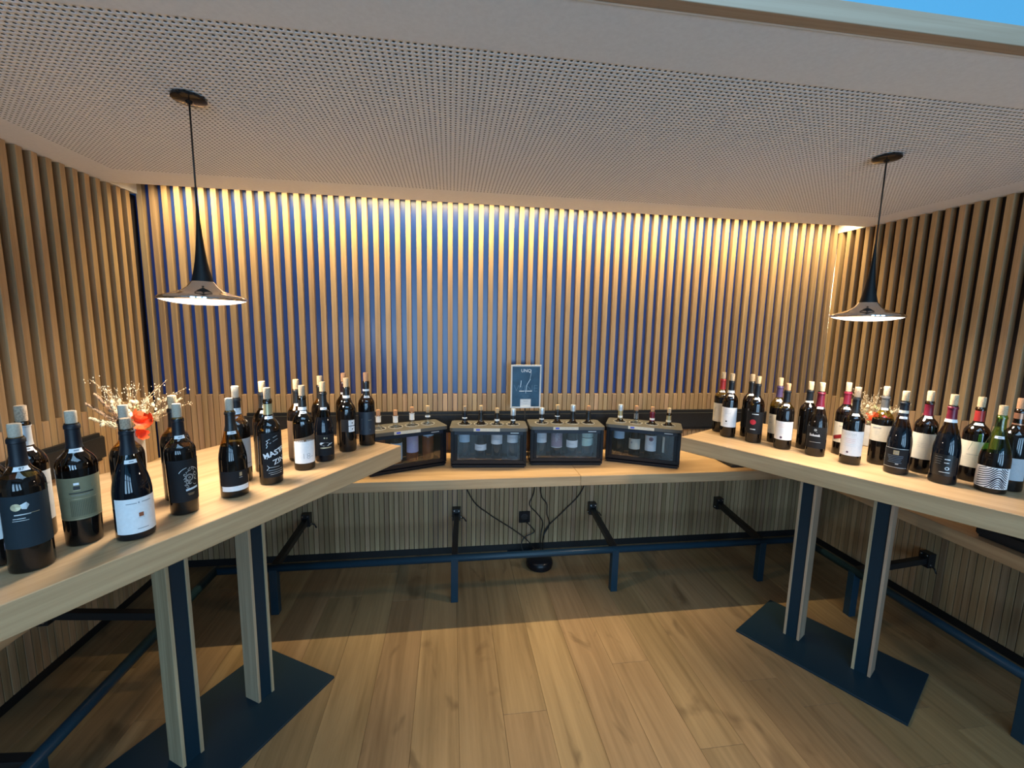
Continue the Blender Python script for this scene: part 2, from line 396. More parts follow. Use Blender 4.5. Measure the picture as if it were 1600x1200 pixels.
for i, a in enumerate(WINX):
    fr = struct(obj('window_%d' % (i + 1), boxes([(a - 0.62, a - 0.57, YF - 0.06, YF - 0.01, 0.3, 2.9), (a + 0.57, a + 0.62, YF - 0.06, YF - 0.01, 0.3, 2.9),
                 (a - 0.57, a + 0.57, YF - 0.06, YF - 0.01, 0.3, 0.35), (a - 0.57, a + 0.57, YF - 0.06, YF - 0.01, 2.85, 2.9), (a - 0.57, a + 0.57, YF - 0.06, YF - 0.01, 1.98, 2.02)]), blackm), 'tall window in the rear wall', 'window')
    obj('pane', box(a - 0.57, a + 0.57, YF - 0.04, YF - 0.03, 0.35, 2.85), gl_window, fr)

# walls with their slats: a slat runs the full height, a filler slat stops at the chair rail line
ZG, ZB = 1.163, 0.055
SW = 0.0305; FW = 0.0312
def slat_mesh(wd, z0, z1):           # profile along local x, face at y=0, going back to +y
    return box(-wd / 2, wd / 2, 0, DEP - 0.0005, z0, z1, 0.0006, 1)
def slat_wall(name, lab, origin, rz, length, pitch, phase, zt, backmat, lowmat=None, endc=None):
    root = struct(obj(name, boxes([(-0.07, length + 0.07, DEP, DEP + 0.04, 0.0, zt)]), backmat, None, origin, (0, 0, rz)), lab, 'wall')
    top = slat_mesh(SW, ZB, zt - 0.002); fil = slat_mesh(pitch - SW - 0.0078, ZB, ZG)
    x = phase % pitch
    while x < length - 0.01:
        obj('slat', top, MATS['oak_slat_top'], root, (x, 0, 0))
        if x + pitch / 2 < length - 0.012: obj('filler_slat', fil, MATS['oak_slat'], root, (x + pitch / 2, 0, 0))
        x += pitch
    return root
# back wall: local x = world x from XL
wb = slat_wall('wall_back', 'back wall of oak slats over blue felt', (XL, YW, 0), 0, XR - XL, 0.0668, -1.4726 - XL, 2.515, felt)
# left wall: local +y points to -x (into the wall); local x = -world y ... rotate by +90: x->+y, y->-x
wl = slat_wall('wall_left', 'left wall of oak slats', (XL, -0.2, 0), PI / 2, YW - 0.0 + 0.2, 0.0702, 2.1745 - 0.0165 + 0.2, ZC + 0.001, dark_back)
# right wall: rotate by -90: x-> -y, y-> +x
wr = slat_wall('wall_right', 'right wall of oak slats', (XR, YW, 0), -PI / 2, YW + 0.2, 0.0698, YW - 2.5824 + 0.0165, ZC + 0.001, dark_back)
obj('end_panel', box(XL - 0.07, XL, 2.70, YW, ZC + 0.002, 2.52), white_p, None).name = 'trim_4'
struct(bpy.data.objects['trim_4'], 'white end of the cove above the left wall', 'trim')
struct(obj('trim_5', box(XR, XR + 0.07, 2.70, YW, ZC + 0.002, 2.52), white_p), 'white end of the cove above the right wall', 'trim')
struct(obj('trim_6', tube([(XR + 0.004, YW - 0.004, ZB), (XR + 0.004, YW - 0.004, 2.34)], 0.003, 8), steel), 'thin steel bead in the corner of the right wall', 'trim')
for nm, a in (('wall_hall_left', (XL - 0.07, XL + 0.0, YF, -0.2, 0, 3.42)), ('wall_hall_right', (XR, XR + 0.07, YF, -0.2, 0, 3.42)),
              ('wall_upper_left', (XL - 0.07, XL - 0.0, -0.2, 1.03, ZC + 0.001, 3.42)), ('wall_upper_right', (XR, XR + 0.07, -0.2, 1.03, ZC + 0.001, 3.42))):
    struct(obj(nm, boxes([a]), hall_p), 'plain painted hall wall', 'wall')
struct(obj('baseboard_back', box(XL, XR, YW + 0.012, YW + DEP, 0, ZB), blackm), 'black recessed plinth of the back wall', 'baseboard')
struct(obj('baseboard_left', box(XL - DEP, XL - 0.012, -0.2, YW, 0, ZB), blackm), 'black recessed plinth of the left wall', 'baseboard')
struct(obj('baseboard_right', box(XR + 0.012, XR + DEP, -0.2, YW, 0, ZB), blackm), 'black recessed plinth of the right wall', 'baseboard')

# ------------------------------------------------------------------ U-shaped wall bench
BD, BZ, BT = 0.57, 0.766, 0.060
bench = empty('wall_bench', (0.5, YW, 0)); tag(bench, 'U-shaped oak wall bench running round three walls', 'bench')
def seat(name, x0, x1, y0, y1):
    long_x = (x1 - x0) > (y1 - y0)
    lx, ly = (x1 - x0), (y1 - y0)
    if long_x: me = box(-lx / 2, lx / 2, -ly / 2, ly / 2, BZ - BT, BZ, 0.0025, 1); r = 0
    else: me = box(-ly / 2, ly / 2, -lx / 2, lx / 2, BZ - BT, BZ, 0.0025, 1); r = PI / 2
    return obj(name, me, MATS['oak_board'], bench, ((x0 + x1) / 2 - 0.5, (y0 + y1) / 2 - YW, 0), (0, 0, r))
seat('seat_board', XL + 0.001, 0.7595, YW - BD, YW - 0.001); seat('seat_board', 0.7605, XR - 0.001, YW - BD, YW - 0.001)
seat('seat_board', XL + 0.001, XL + BD, 0.6, YW - BD - 0.001); seat('seat_board', XR - BD, XR - 0.001, 0.6, YW - BD - 0.001)
def cushion(name, x0, x1, y0, y1, z0, z1, lab, cat, grp=None, bev=0.012):
    o = obj(name, box(-(x1 - x0) / 2, (x1 - x0) / 2, -(y1 - y0) / 2, (y1 - y0) / 2, 0, z1 - z0, bev, 6), leather, None, ((x0 + x1) / 2, (y0 + y1) / 2, z0))
    return tag(o, lab, cat, grp)
cushion('backrest_pad', -1.30, 2.355, YW - 0.058, YW - 0.0005, 0.905, 1.05, 'long black leather backrest pad on the back wall behind the wine dispensers', 'cushion', bev=0.02)
cushion('backrest_pad', XL + 0.0005, XL + 0.058, 0.65, 2.452, 0.905, 1.05, 'black leather backrest pad on the left wall', 'cushion', bev=0.02)
cushion('seat_pad', 1.77, 2.75, 2.438, 2.86, BZ, BZ + 0.014, 'flat dark seat pad on the bench corner under the right table', 'cushion', bev=0.005)
cushion('seat_pad', 2.28, 2.79, 0.62, 1.50, BZ, BZ + 0.06, 'thick black seat cushion on the right wall bench', 'cushion')
cushion('seat_pad', -1.79, -1.28, 0.62, 1.98, BZ, BZ + 0.06, 'thick black seat cushion on the left wall bench', 'cushion')

# ------------------------------------------------------------------ foot rail
rail = empty('foot_rail', (0.5, 2.41, 0)); tag(rail, 'dark blue steel foot rail on posts running below the bench', 'foot rail')
def rp(name, me, mat, par=rail):
    o = obj(name, me, mat, par)
    o.location = (-0.5, -2.41, 0) if par is rail else (0, 0, 0)
    return o
RZ, RX0, RX1, RY = 0.270, -1.275, 2.31, 2.41
rp('rail_tube', tube([(RX0, RY, RZ), (RX1, RY, RZ)], 0.021, 16), navyb)
rp('rail_tube', tube([(RX0, RY + 0.02, RZ), (RX0, 0.7, RZ)], 0.021, 16), navyb)
rp('rail_tube', tube([(RX1, RY + 0.02, RZ), (RX1, 0.7, RZ)], 0.021, 16), navyb)
def stand(px, py, wx, wy):
    rp('post', bar((px, py, 0), (px, py, RZ), 0.042, 0.042), navyb)
    d = Vector((wx - px, wy - py, 0)).normalized(); s = Vector((-d.y, d.x, 0))
    rp('arm', bar((px, py, RZ), (wx - d.x * 0.02, wy - d.y * 0.02, 0.315), 0.036, 0.036), blackm)
    c = Vector((wx, wy, 0.315)) - d * 0.024
    b = rp('bracket', boxes([(-0.027, 0.027, -0.024, 0.0235, -0.04, 0.045)]), blackm)
    b.location = (c.x - 0.5, c.y - 2.41, c.z); b.rotation_euler = (0, 0, math.atan2(d.y, d.x) - PI / 2)
    for k in (-1, 1):
        q = obj('bolt', tube([(k * 0.016, -0.030, 0.034), (k * 0.016, -0.024, 0.034)], 0.005, 8), steel, b)
        if k == 1: obj('lever', tube([(0.030, -0.010, -0.022), (0.052, -0.012, -0.028), (0.066, -0.012, -0.052)], 0.0045, 8), blackm, b)
        q = obj('bolt', tube([(k * 0.027, -0.012, -0.02), (k * 0.036, -0.012, -0.02)], 0.005, 8), steel, b)
for px in (-0.974, 0.024, 1.011, 2.015): stand(px, RY, px + 0.02, YW)
for py in (2.03, 1.25): stand(RX1, py, XR, py); 
for py in (2.05, 1.36): stand(RX0, py, XL, py)

# ------------------------------------------------------------------ high tables
def high_table(ctr, ang, lab, near, far, half=0.38, zt=1.05):
    t = empty('high_table', (ctr[0], ctr[1], 0), ang); tag(t, lab, 'table')
    obj('tabletop', box(-near, far, -half, half, zt - 0.078, zt, 0.002, 1), MATS['oak_board'], t)
    obj('base_plate', box(-0.355, 0.355, -0.222, 0.222, 0.0, 0.010, 0.001, 1), navy, t)
    for k in (-1, 1):
        c = obj('column', box(k * 0.15 - 0.0255, k * 0.15 + 0.0255, -0.036, 0.036, 0.010, zt - 0.078), navy, t)
        for j in (-1, 1):
            x0 = k * 0.15 + j * 0.0315
            obj('oak_cheek', box(x0 - 0.006, x0 + 0.006, -0.041, 0.041, 0.010, zt - 0.078, 0.0008, 1), MATS['oak_edge'], c)
    return t
TL = (-0.904, 1.707); TR = (1.918, 1.776)
# local +x runs along the table towards its far end
high_table(TL, math.radians(59.3), 'left oak high table on a navy twin-column base, crowded with bottles', 0.735, 0.668)
high_table(TR, math.radians(120.0), 'right oak high table on a navy twin-column base, crowded with bottles', 0.735, 0.668)

# ------------------------------------------------------------------ bottles
def prof_bdx(r, h): return [(r * 0.80, 0.0), (r * 0.97, 0.003), (r, 0.008), (r, h * 0.40), (r, h * 0.625), (r * 0.985, h * 0.655), (r * 0.92, h * 0.69), (r * 0.80, h * 0.722), (r * 0.62, h * 0.75), (r * 0.47, h * 0.775), (0.0150, h * 0.81), (0.0142, h * 0.86), (0.0140, h * 0.945), (0.0140, h * 0.952), (0.0156, h * 0.956), (0.0156, h * 0.982), (0.0142, h * 0.988), (0.0135, h)]
def prof_tap(r, h): return [(r * 0.76, 0.0), (r * 0.88, 0.003), (r * 0.905, 0.008), (r * 0.95, h * 0.32), (r, h * 0.64), (r * 0.985, h * 0.668), (r * 0.92, h * 0.70), (r * 0.80, h * 0.728), (r * 0.62, h * 0.755), (r * 0.47, h * 0.78), (0.0155, h * 0.815), (0.0146, h * 0.865), (0.0142, h * 0.945), (0.0142, h * 0.952), (0.0158, h * 0.956), (0.0158, h * 0.982), (0.0144, h * 0.988), (0.0135, h)]
def prof_brg(r, h): return [(r * 0.80, 0.0), (r * 0.97, 0.003), (r, 0.008), (r, h * 0.25), (r, h * 0.42), (r * 0.985, h * 0.455), (r * 0.945, h * 0.50), (r * 0.87, h * 0.555), (r * 0.76, h * 0.615), (r * 0.64, h * 0.67), (r * 0.53, h * 0.725), (r * 0.445, h * 0.775), (0.0155, h * 0.83), (0.0146, h * 0.88), (0.0142, h * 0.940), (0.0142, h * 0.948), (0.0160, h * 0.952), (0.0160, h * 0.975), (0.0146, h * 0.98), (0.0135, h)]
KINDS = {'bdx': prof_bdx, 'tap': prof_tap, 'brg': prof_brg}
def rad_at(pf, z):
    for (r0, z0), (r1, z1) in zip(pf, pf[1:]):
        if z0 <= z <= z1: return r0 + (r1 - r0) * ((z - z0) / (z1 - z0) if z1 > z0 else 0)
    return pf[-1][0]
def patch(pf, a0, a1, z0, z1, off, th=0.0004, na=14, nz=None, top=None, bot=None):
    zs = [z0] + [z for r, z in pf if z0 + 0.0015 < z < z1 - 0.0015] + [z1]
    v = []; f = []
    for i, z in enumerate(zs):
        for k in range(na + 1):
            u = k / na; a = a0 + (a1 - a0) * u; zz = z
            if i == len(zs) - 1 and top: zz = z + top(u)
            if i == 0 and bot: zz = z + bot(u)
            r = rad_at(pf, min(max(zz, pf[0][1]), pf[-1][1])) + off
            v.append((r * math.cos(a), r * math.sin(a), zz))
    n = na + 1
    for i in range(len(zs) - 1):
        for k in range(na): f.append((i * n + k, i * n + k + 1, (i + 1) * n + k + 1, (i + 1) * n + k))
    me = mesh_from('patch', v, f, True)
    return me
def wrap(pf, verts, faces, x0, z0, off, rot=0.0):
    out = []; c, s = math.cos(rot), math.sin(rot)
    for (x, y, *_) in verts:
        x, y = x * c - y * s, x * s + y * c
        z = min(max(z0 + y, pf[0][1]), pf[-1][1]); r = rad_at(pf, z); a = (x0 + x) / r
        out.append(((r + off) * math.cos(a), (r + off) * math.sin(a), z))
    return out
def decor_geo(d):
    k = d[0]
    if k == 'text': return text_verts(d[1], d[2], d[7] if len(d) > 7 else 0.0)
    if k == 'bar':
        w_, h_ = d[1]; n = max(1, int(w_ / 0.006)); v = []; f = []
        for i in range(n + 1):
            x = -w_ / 2 + w_ * i / n; v += [(x, -h_ / 2), (x, h_ / 2)]
        f = [(2 * i, 2 * i + 2, 2 * i + 3, 2 * i + 1) for i in range(n)]
        return v, f
    if k == 'disc':
        n = 18; rr = d[1]; return [(0, 0)] + [(rr * math.cos(2 * PI * i / n), rr * math.sin(2 * PI * i / n)) for i in range(n)], [(0, i + 1, (i + 1) % n + 1) for i in range(n)]
    if k == 'ring':
        n = 24; r0, r1 = d[1]; v = []
        for i in range(n):
            a = 2 * PI * i / n; v += [(r0 * math.cos(a), r0 * math.sin(a)), (r1 * math.cos(a), r1 * math.sin(a))]
        return v, [(2 * i, 2 * i + 1, 2 * ((i + 1) % n) + 1, 2 * ((i + 1) % n)) for i in range(n)]
    if k == 'poly': return list(d[1]), [tuple(range(len(d[1])))]
    if k == 'strokes':               # list of polylines with a width
        v = []; f = []; w_ = d[2] if False else 0.0
        for pl, wd in d[1]:
            b0 = len(v)
            for i, p in enumerate(pl):
                q0 = pl[max(0, i - 1)]; q1 = pl[min(len(pl) - 1, i + 1)]
                dx, dy = q1[0] - q0[0], q1[1] - q0[1]; l = math.hypot(dx, dy) or 1
                v += [(p[0] - dy / l * wd / 2, p[1] + dx / l * wd / 2), (p[0] + dy / l * wd / 2, p[1] - dx / l * wd / 2)]
            f += [(b0 + 2 * i, b0 + 2 * i + 1, b0 + 2 * i + 3, b0 + 2 * i + 2) for i in range(len(pl) - 1)]
        return v, f
# decor tuple: (kind, data, size, x, z, material, rot, bold) ; x and z in mm from label centre / bottle base
def add_decor(pf, lab, ac, items, off):
    by = {}
    for d in items:
        v, f = decor_geo(d)
        x, z, m_ = d[3] / 1000, d[4] / 1000, d[5]; rot = d[6] if len(d) > 6 else 0.0
        vv = wrap(pf, v, f, x, z, off, rot)
        nm = 'lettering' if d[0] == 'text' else 'print'
        g = by.setdefault((m_.name, nm), [m_, [], [], nm])
        k = len(g[1]); g[1] += vv; g[2] += [tuple(i + k for i in q) for q in f]
    for m_, v, f, nm in by.values():
        o = obj(nm, mesh_from(nm, v, f), m_, lab); o.rotation_euler = (0, 0, ac)
        if nm == 'print': o['kind'] = 'stuff'
_BODY = {}
def bottle(x, y, z, lab, kind='bdx', r=0.038, tot=0.345, ck=0.040, cork=cork_m, cap=F_navy, capz=(0.80, 0.993), glass=wine, upper=gl_dark, fill=0.64, off=0.0,
           labels=(), tagz=0.205, tagtxt=None, bands=(), group='wine bottles on the tables', cat='wine bottle', face=None, neckwhite=None, stopper=None):
    h = tot - ck
    pf = KINDS[kind](r, h)
    az = (math.atan2(-y, -x) if face is None else face) + math.radians(off)
    b = empty('wine_bottle', (x, y, z), az); tag(b, lab, cat, group)
    lv = h * fill
    prof = []
    for p, q in zip(pf, pf[1:] + [None]):
        prof.append(p)
        if q and p[1] < lv < q[1]: prof.append((rad_at(pf, lv), lv))
    key = (kind, r, round(h, 4), fill, glass.name, upper.name)
    if key not in _BODY:
        me = lathe(prof, 36); me.materials.append(glass); me.materials.append(upper)
        idx = []
        for p in me.polygons:
            idx.append(1 if p.center.z > lv and len(p.vertices) == 4 else 0)
        me.polygons.foreach_set('material_index', idx)
        _BODY[key] = me
    obj('body', _BODY[key], None, b)
    # wine surface disc inside closes the filled part
    rr = rad_at(pf, lv) - 0.001
    obj('wine', lathe([(rr, lv - 0.004), (rr, lv - 0.001)], 24), glass, b)
    if cap is not None:
        z0, z1 = capz[0] * h, capz[1] * h
        pp = [(rad_at(pf, z0) + 0.0006, z0)] + [(a + 0.0006, c) for a, c in pf if z0 + 0.001 < c < z1 - 0.001] + [(rad_at(pf, z1) + 0.0006, z1)]
        obj('capsule', lathe(pp, 28, capb=False, capt=(capz[1] > 0.99)), cap, b)
    if stopper is None:
        rc = 0.0116
        obj('cork', lathe([(rc * 0.92, h - 0.012), (rc, h), (rc * 1.03, h + ck * 0.5), (rc * 1.02, h + ck - 0.0015), (rc * 0.94, h + ck)], 18), cork, b)
    else:
        obj('stopper', lathe([(0.0162, h - 0.012), (0.0166, h + ck * 0.4), (0.0166, h + ck - 0.004), (0.0150, h + ck), (0.008, h + ck), (0.007, h + ck - 0.003)], 24), stopper, b)
    for (m_, z0, z1, ha, ac, items, *ex) in labels:
        kw = ex[0] if ex else {}
        z0 *= 0.001; z1 *= 0.001; ac = math.radians(ac); ha = math.radians(ha)
        l = obj('label', patch(pf, ac - ha, ac + ha, z0, z1, 0.0006, **kw), m_, b)
        if items: add_decor(pf, l, ac, items, 0.0013)
    for (m_, z0, z1) in bands:
        z0 *= 0.001; z1 *= 0.001
        obj('neck_band', lathe([(rad_at(pf, z0) + 0.0010, z0), (rad_at(pf, z1) + 0.0010, z1)], 24, capb=False, capt=False), m_, b)
    if tagz:
        ta = math.radians(-off + (6 if off < 900 else 0))
        rt = rad_at(pf, tagz); hw = 0.0125 / rt
        tg = obj('price_tag', patch(pf, ta - hw, ta + hw, tagz - 0.0048, tagz + 0.0048, 0.0012, na=8), P_white, b)
        it = [('text', tagtxt, 0.008, 0, tagz * 1000, I_black)] if tagtxt else [('bar', (0.009, 0.003), 0, 1, tagz * 1000, I_grey)]
        add_decor(pf, tg, ta, it, 0.0020)
    return b
def lines(x, z, n, w, step, m_, h=0.0009, seed=0):
    rn = random.Random(seed); out = []
    for i in range(n): out.append(('bar', (w * rn.uniform(0.6, 1) / 1000, h), 0, x, z - i * step, m_))
    return out
def owl():
    it = []
    def arc(cx, cz, r0, a0, a1, n=10): return [(cx + r0 * math.cos(a0 + (a1 - a0) * i / n), cz + r0 * math.sin(a0 + (a1 - a0) * i / n)) for i in range(n + 1)]
    st = []
    for r_ in (0.0025, 0.008, 0.0105): st.append((arc(0.002, 0.0, r_, 0, 2 * PI, 20), 0.0012))
    rn = random.Random(3)
    for k in range(30):
        a = rn.uniform(0, 2 * PI); d = rn.uniform(0.013, 0.025); c = (0.002 + d * math.cos(a) * 0.8, d * math.sin(a) * 1.25)
        s = rn.uniform(0, 2 * PI); st.append((arc(c[0], c[1], rn.uniform(0.002, 0.0045), s, s + rn.uniform(2, 4), 7), 0.0011))
    for k in (-1, 1): st.append((arc(0.002, 0.004, 0.028, PI / 2 + k * 0.2, PI / 2 + k * 1.1, 8), 0.0015))
    return st
PRICE = 'wine bottles on the tables'
FR = 0.0
LBL = []
Z0 = 1.05
# ---- left table
bottle(-0.981, 1.108, Z0, 'nearest bottle at the left table corner, big dark navy label with gold crest, tag 87', 'bdx', 0.0395, 0.345, ck=0.030, cork=cork_g, cap=F_navy, capz=(0.79, 0.993), upper=gl_amber, fill=0.71, off=4, tagz=0.243, tagtxt='87',
       labels=[(P_navy, 62, 186, 74, 0, [('disc', 0.0085, 0, -17, 160, I_gold), ('poly', [(-0.005, 0.004), (0.005, 0.009), (0.009, 0.002), (0.004, -0.008), (-0.003, -0.006)], 0, -5, 161, I_silver), ('bar', (0.026, 0.0022), 0, -8, 142, I_silver), ('bar', (0.014, 0.0012), 0, 12, 143, I_gold), ('bar', (0.020, 0.0016), 0, -14, 133, I_silver), ('bar', (0.026, 0.0012), 0, -12, 128, I_silver)])])
bottle(-1.098, 1.262, Z0, 'bottle with a bright silver capsule and pale grey label behind the tag 87 bottle', 'bdx', 0.039, 0.358, ck=0.040, cork=cork_d, cap=F_silver, capz=(0.80, 0.965), off=14,
       labels=[(P_grey, 50, 185, 62, 0, [('bar', (0.05, 0.0012), 0, 6, 150, I_grey)])], tagz=0.246)
bottle(-1.073, 1.135, Z0, 'bottle with a dark plum capsule and white label at the very left edge', 'bdx', 0.038, 0.355, cork=cork_m, cap=F_plum, off=-18,
       labels=[(P_white, 68, 178, 64, 0, [('bar', (0.03, 0.001), 0, -20, 120, I_grey), ('disc', 0.002, 0, -8, 84, I_grey)]), (P_plum, 36, 54, 30, -14, [('disc', 0.005, 0, 0, 45, P_white)])], tagz=0.246)
bottle(-0.959, 1.228, Z0, 'bottle with an olive label printed with a little tower and a block of vertical lines', 'tap', 0.0405, 0.350, ck=0.031, cork=cork_g, cap=F_navy, capz=(0.80, 0.993), off=2, tagz=0.250,
       labels=[(P_olive, 72, 184, 78, 0, [('bar', (0.010, 0.006), 0, -6, 168, I_white), ('poly', [(-0.006, -0.005), (0.006, -0.005), (0.006, 0.004), (-0.006, 0.004)], 0, -6, 158, I_black), ('bar', (0.013, 0.0015), 0, -6, 151.5, I_gold), ('bar', (0.046, 0.0026), 0, 2, 144, I_black), ('bar', (0.034, 0.0008), 0, 0, 138, I_grey)] +
               [('bar', (0.0012, 0.042), 0, -20 + 3.2 * i, 103, M('ink_olive', (0.085, 0.08, 0.05), 0.6)) for i in range(16)] + [('bar', (0.054, 0.0012), 0, 3, 128, I_gold), ('bar', (0.10, 0.0012), 0, 0, 75, I_gold)])])
bottle(-0.850, 1.249, Z0, 'sloping-shouldered bottle with a wide white label and tiny brown stamp, left table front', 'brg', 0.0425, 0.325, ck=0.027, cork=cork_d, cap=F_navy, capz=(0.77, 0.985), glass=wine_b, upper=gl_dark, fill=0.7, off=10, tagz=0.212,
       labels=[(P_white, 20, 116, 70, 0, [('bar', (0.022, 0.002), 0, -12, 103, I_grey), ('bar', (0.003, 0.004), 0, 3, 104, I_grey), ('bar', (0.022, 0.002), 0, 20, 104, I_grey), ('bar', (0.010, 0.011), 0, 6, 70, I_rust), ('bar', (0.014, 0.0008), 0, 6, 62, I_grey), ('bar', (0.024, 0.002), 0, 8, 32, I_grey)])])
bottle(-0.936, 1.371, Z0, 'unlabelled dark bottle standing right behind the white-labelled sloping bottle', 'bdx', 0.040, 0.338, cork=cork_g, cap=F_black, capz=(0.80, 0.985), fill=0.71, upper=gl_amber, off=180, labels=[(P_black, 60, 150, 50, 0, [])], tagz=None)
bottle(-0.809, 1.395, Z0, 'dark bottle whose black label carries a large silver ornamental skull drawing', 'tap', 0.0395, 0.337, cork=cork_g, cap=F_navy, capz=(0.80, 0.985), off=24, upper=gl_amber, fill=0.71, tagz=0.238,
       labels=[(P_black, 42, 172, 72, -10, [('strokes', owl(), 0, 6, 116, I_silver), ('bar', (0.034, 0.006), 0, 14, 80, P_blue, 0.12), ('bar', (0.018, 0.0012), 0, 10, 66, I_gold), ('bar', (0.014, 0.0012), 0, 10, 62, I_gold)])])
bottle(-0.888, 1.512, Z0, 'plain dark bottle hidden behind the bottle with the silver skull', 'bdx', 0.040, 0.342, cork=cork_m, cap=F_black, upper=gl_amber, fill=0.71, off=150, labels=[(P_grey, 60, 150, 50, 0, [])], tagz=None)
bottle(-0.725, 1.525, Z0, 'sloping-shouldered bottle with a black label above one white stripe', 'brg', 0.0415, 0.331, cork=cork_g, cap=F_black, capz=(0.77, 0.985), upper=gl_amber, fill=0.60, off=6, tagz=0.218,
       labels=[(P_black, 42, 92, 66, 0, [('bar', (0.008, 0.013), 0, 15, 80, I_gold), ('bar', (0.010, 0.0015), 0, 15, 69, I_silver)]), (P_white, 24, 41, 62, 2, [])])
bottle(-0.765, 1.657, Z0, 'bottle with a broad white neck sticker and marbled pale label behind the white-stripe bottle', 'bdx', 0.0385, 0.352, cork=cork_g, cap=F_navy, off=16, upper=gl_amber, fill=0.70,
       labels=[(P_grey, 55, 165, 62, 0, [('bar', (0.05, 0.0012), 0, 6, 72, I_black)]), (P_blue, 252, 274, 70, -8, [('bar', (0.014, 0.001), 0, 0, 264, I_grey), ('bar', (0.014, 0.001), 0, 0, 260, I_grey)])], tagz=None)
bottle(-0.650, 1.635, Z0, 'bottle with white MASTER ZIN lettering on a black label and a gold neck foil', 'bdx', 0.0385, 0.350, cork=cork_d, cap=F_gold, capz=(0.82, 0.945), off=22, tagz=0.244,
       labels=[(P_black, 28, 192, 62, 0, [('text', 'MAST', 0.026, -6, 116, I_white, 0.32, 0.0006), ('text', 'ER', 0.022, 26, 128, I_white, 0.36, 0.0006), ('text', 'ZIN', 0.026, 14, 88, I_white, 0.30, 0.0003), ('bar', (0.036, 0.0015), 0, -4, 66, I_silver), ('bar', (0.05, 0.0012), 0, 2, 56, I_silver, 0.05), ('bar', (0.05, 0.0012), 0, 2, 48, I_silver, 0.08), ('bar', (0.04, 0.0012), 0, 2, 41, I_silver, 0.08),
               ('strokes', [([(-0.026, 0.045), (-0.018, 0.050), (0.0, 0.058), (0.010, 0.062)], 0.0016), ([(-0.026, 0.034), (-0.02, 0.040), (-0.024, 0.046)], 0.002), ([(-0.026, 0.02), (-0.022, 0.028), (-0.026, 0.032)], 0.002), ([(-0.026, -0.02), (-0.022, -0.012), (-0.026, -0.004)], 0.002), ([(-0.028, -0.062), (-0.02, -0.052), (-0.026, -0.044)], 0.002), ([(-0.016, 0.036), (0.0, 0.045), (0.012, 0.05)], 0.0012)], 0, 0, 118, I_silver)])])
bottle(-0.722, 1.775, Z0, 'dark bottle with small white neck stickers behind the MASTER ZIN bottle', 'bdx', 0.0385, 0.354, cork=cork_m, cap=F_black, off=60, labels=[(P_white, 252, 262, 40, -30, [])], tagz=0.238)
bottle(-0.581, 1.785, Z0, 'bottle with a wavy-topped white label numbered 18', 'bdx', 0.0385, 0.337, cork=cork_d, cap=F_black, capz=(0.80, 0.945), off=6, tagz=0.232, bands=[(P_white, 240, 252)],
       labels=[(P_brown, 118, 136, 66, 0, [], dict(top=lambda u: 0.016 * (u - 0.5))), (P_white, 30, 118, 70, 0, [('text', '18', 0.034, 2, 58, I_grey, 0.0, -0.0008), ('bar', (0.008, 0.0015), 0, 24, 56, I_grey)], dict(top=lambda u: 0.007 * math.sin(u * PI)))])
bottle(-0.642, 1.906, Z0, 'dark bottle with an amber-brown side label behind the bottle numbered 18', 'bdx', 0.039, 0.345, cork=cork_m, cap=F_black, capz=(0.80, 0.99), upper=gl_amber, fill=0.7, off=-50, labels=[(P_brown, 16, 175, 55, 0, [])], tagz=0.240)
bottle(-0.533, 1.891, Z0, 'slim dark bottle with a white wave band on its black label', 'brg', 0.0385, 0.337, cork=cork_m, cap=F_black, capz=(0.77, 0.985), glass=wine_b, off=8, tagz=0.226,
       labels=[(P_black, 28, 118, 66, 0, [('bar', (0.005, 0.006), 0, -5, 104, I_gold), ('bar', (0.005, 0.006), 0, 4, 103, I_gold), ('poly', [(-0.026, 0.004), (-0.022, 0.010), (-0.010, 0.009), (0.004, 0.008), (0.014, 0.003), (0.026, 0.005), (0.018, -0.001), (0.006, -0.006), (-0.010, -0.006), (-0.022, -0.001)], 0, 2, 76, P_white), ('bar', (0.044, 0.005), 0, 0, 62, I_gold)])])
bottle(-0.585, 2.039, Z0, 'dark bottle in the back row behind the white wave bottle', 'bdx', 0.039, 0.344, cork=cork_m, cap=F_black, fill=0.72, upper=gl_amber, off=120, labels=[(P_black, 60, 150, 50, 0, [])], tagz=None)
bottle(-0.469, 2.027, Z0, 'bottle with two white squares on its label and a white neck band', 'bdx', 0.038, 0.337, cork=cork_m, cap=F_black, capz=(0.80, 0.985), off=30, tagz=None, bands=[(P_white, 246, 258)],
       labels=[(P_black, 96, 152, 36, -36, []), (P_white, 123, 148, 22, 0, [('disc', 0.003, 0, 2, 135, I_black)]), (P_white, 94, 120, 22, 0, [('disc', 0.003, 0, 2, 107, I_black)])])
bottle(-0.505, 2.136, Z0, 'dark bottle with white neck band in the back row behind the two-squares bottle', 'bdx', 0.038, 0.346, cork=cork_o, cap=F_plum, off=100, tagz=None, bands=[(P_white, 246, 256)], labels=[(P_black, 60, 150, 50, 0, [])])
bottle(-0.401, 2.128, Z0, 'last bottle at the far end of the left table, blue-black label with fine diagonal line', 'bdx', 0.038, 0.350, cork=cork_o, cap=F_black, capz=(0.78, 0.985), off=4, tagz=0.236, bands=[(P_white, 262, 272)],
       labels=[(M('ink_slate', (0.020, 0.028, 0.040), 0.5), 55, 165, 72, 0, [('strokes', [([(-0.026, 0.032), (0.012, -0.022)], 0.0009), ([(-0.026, 0.032), (-0.026, -0.022)], 0.0006), ([(-0.026, 0.032), (0.026, 0.034)], 0.0008)], 0, 0, 100, I_silver), ('bar', (0.018, 0.0012), 0, 12, 126, I_gold)])])
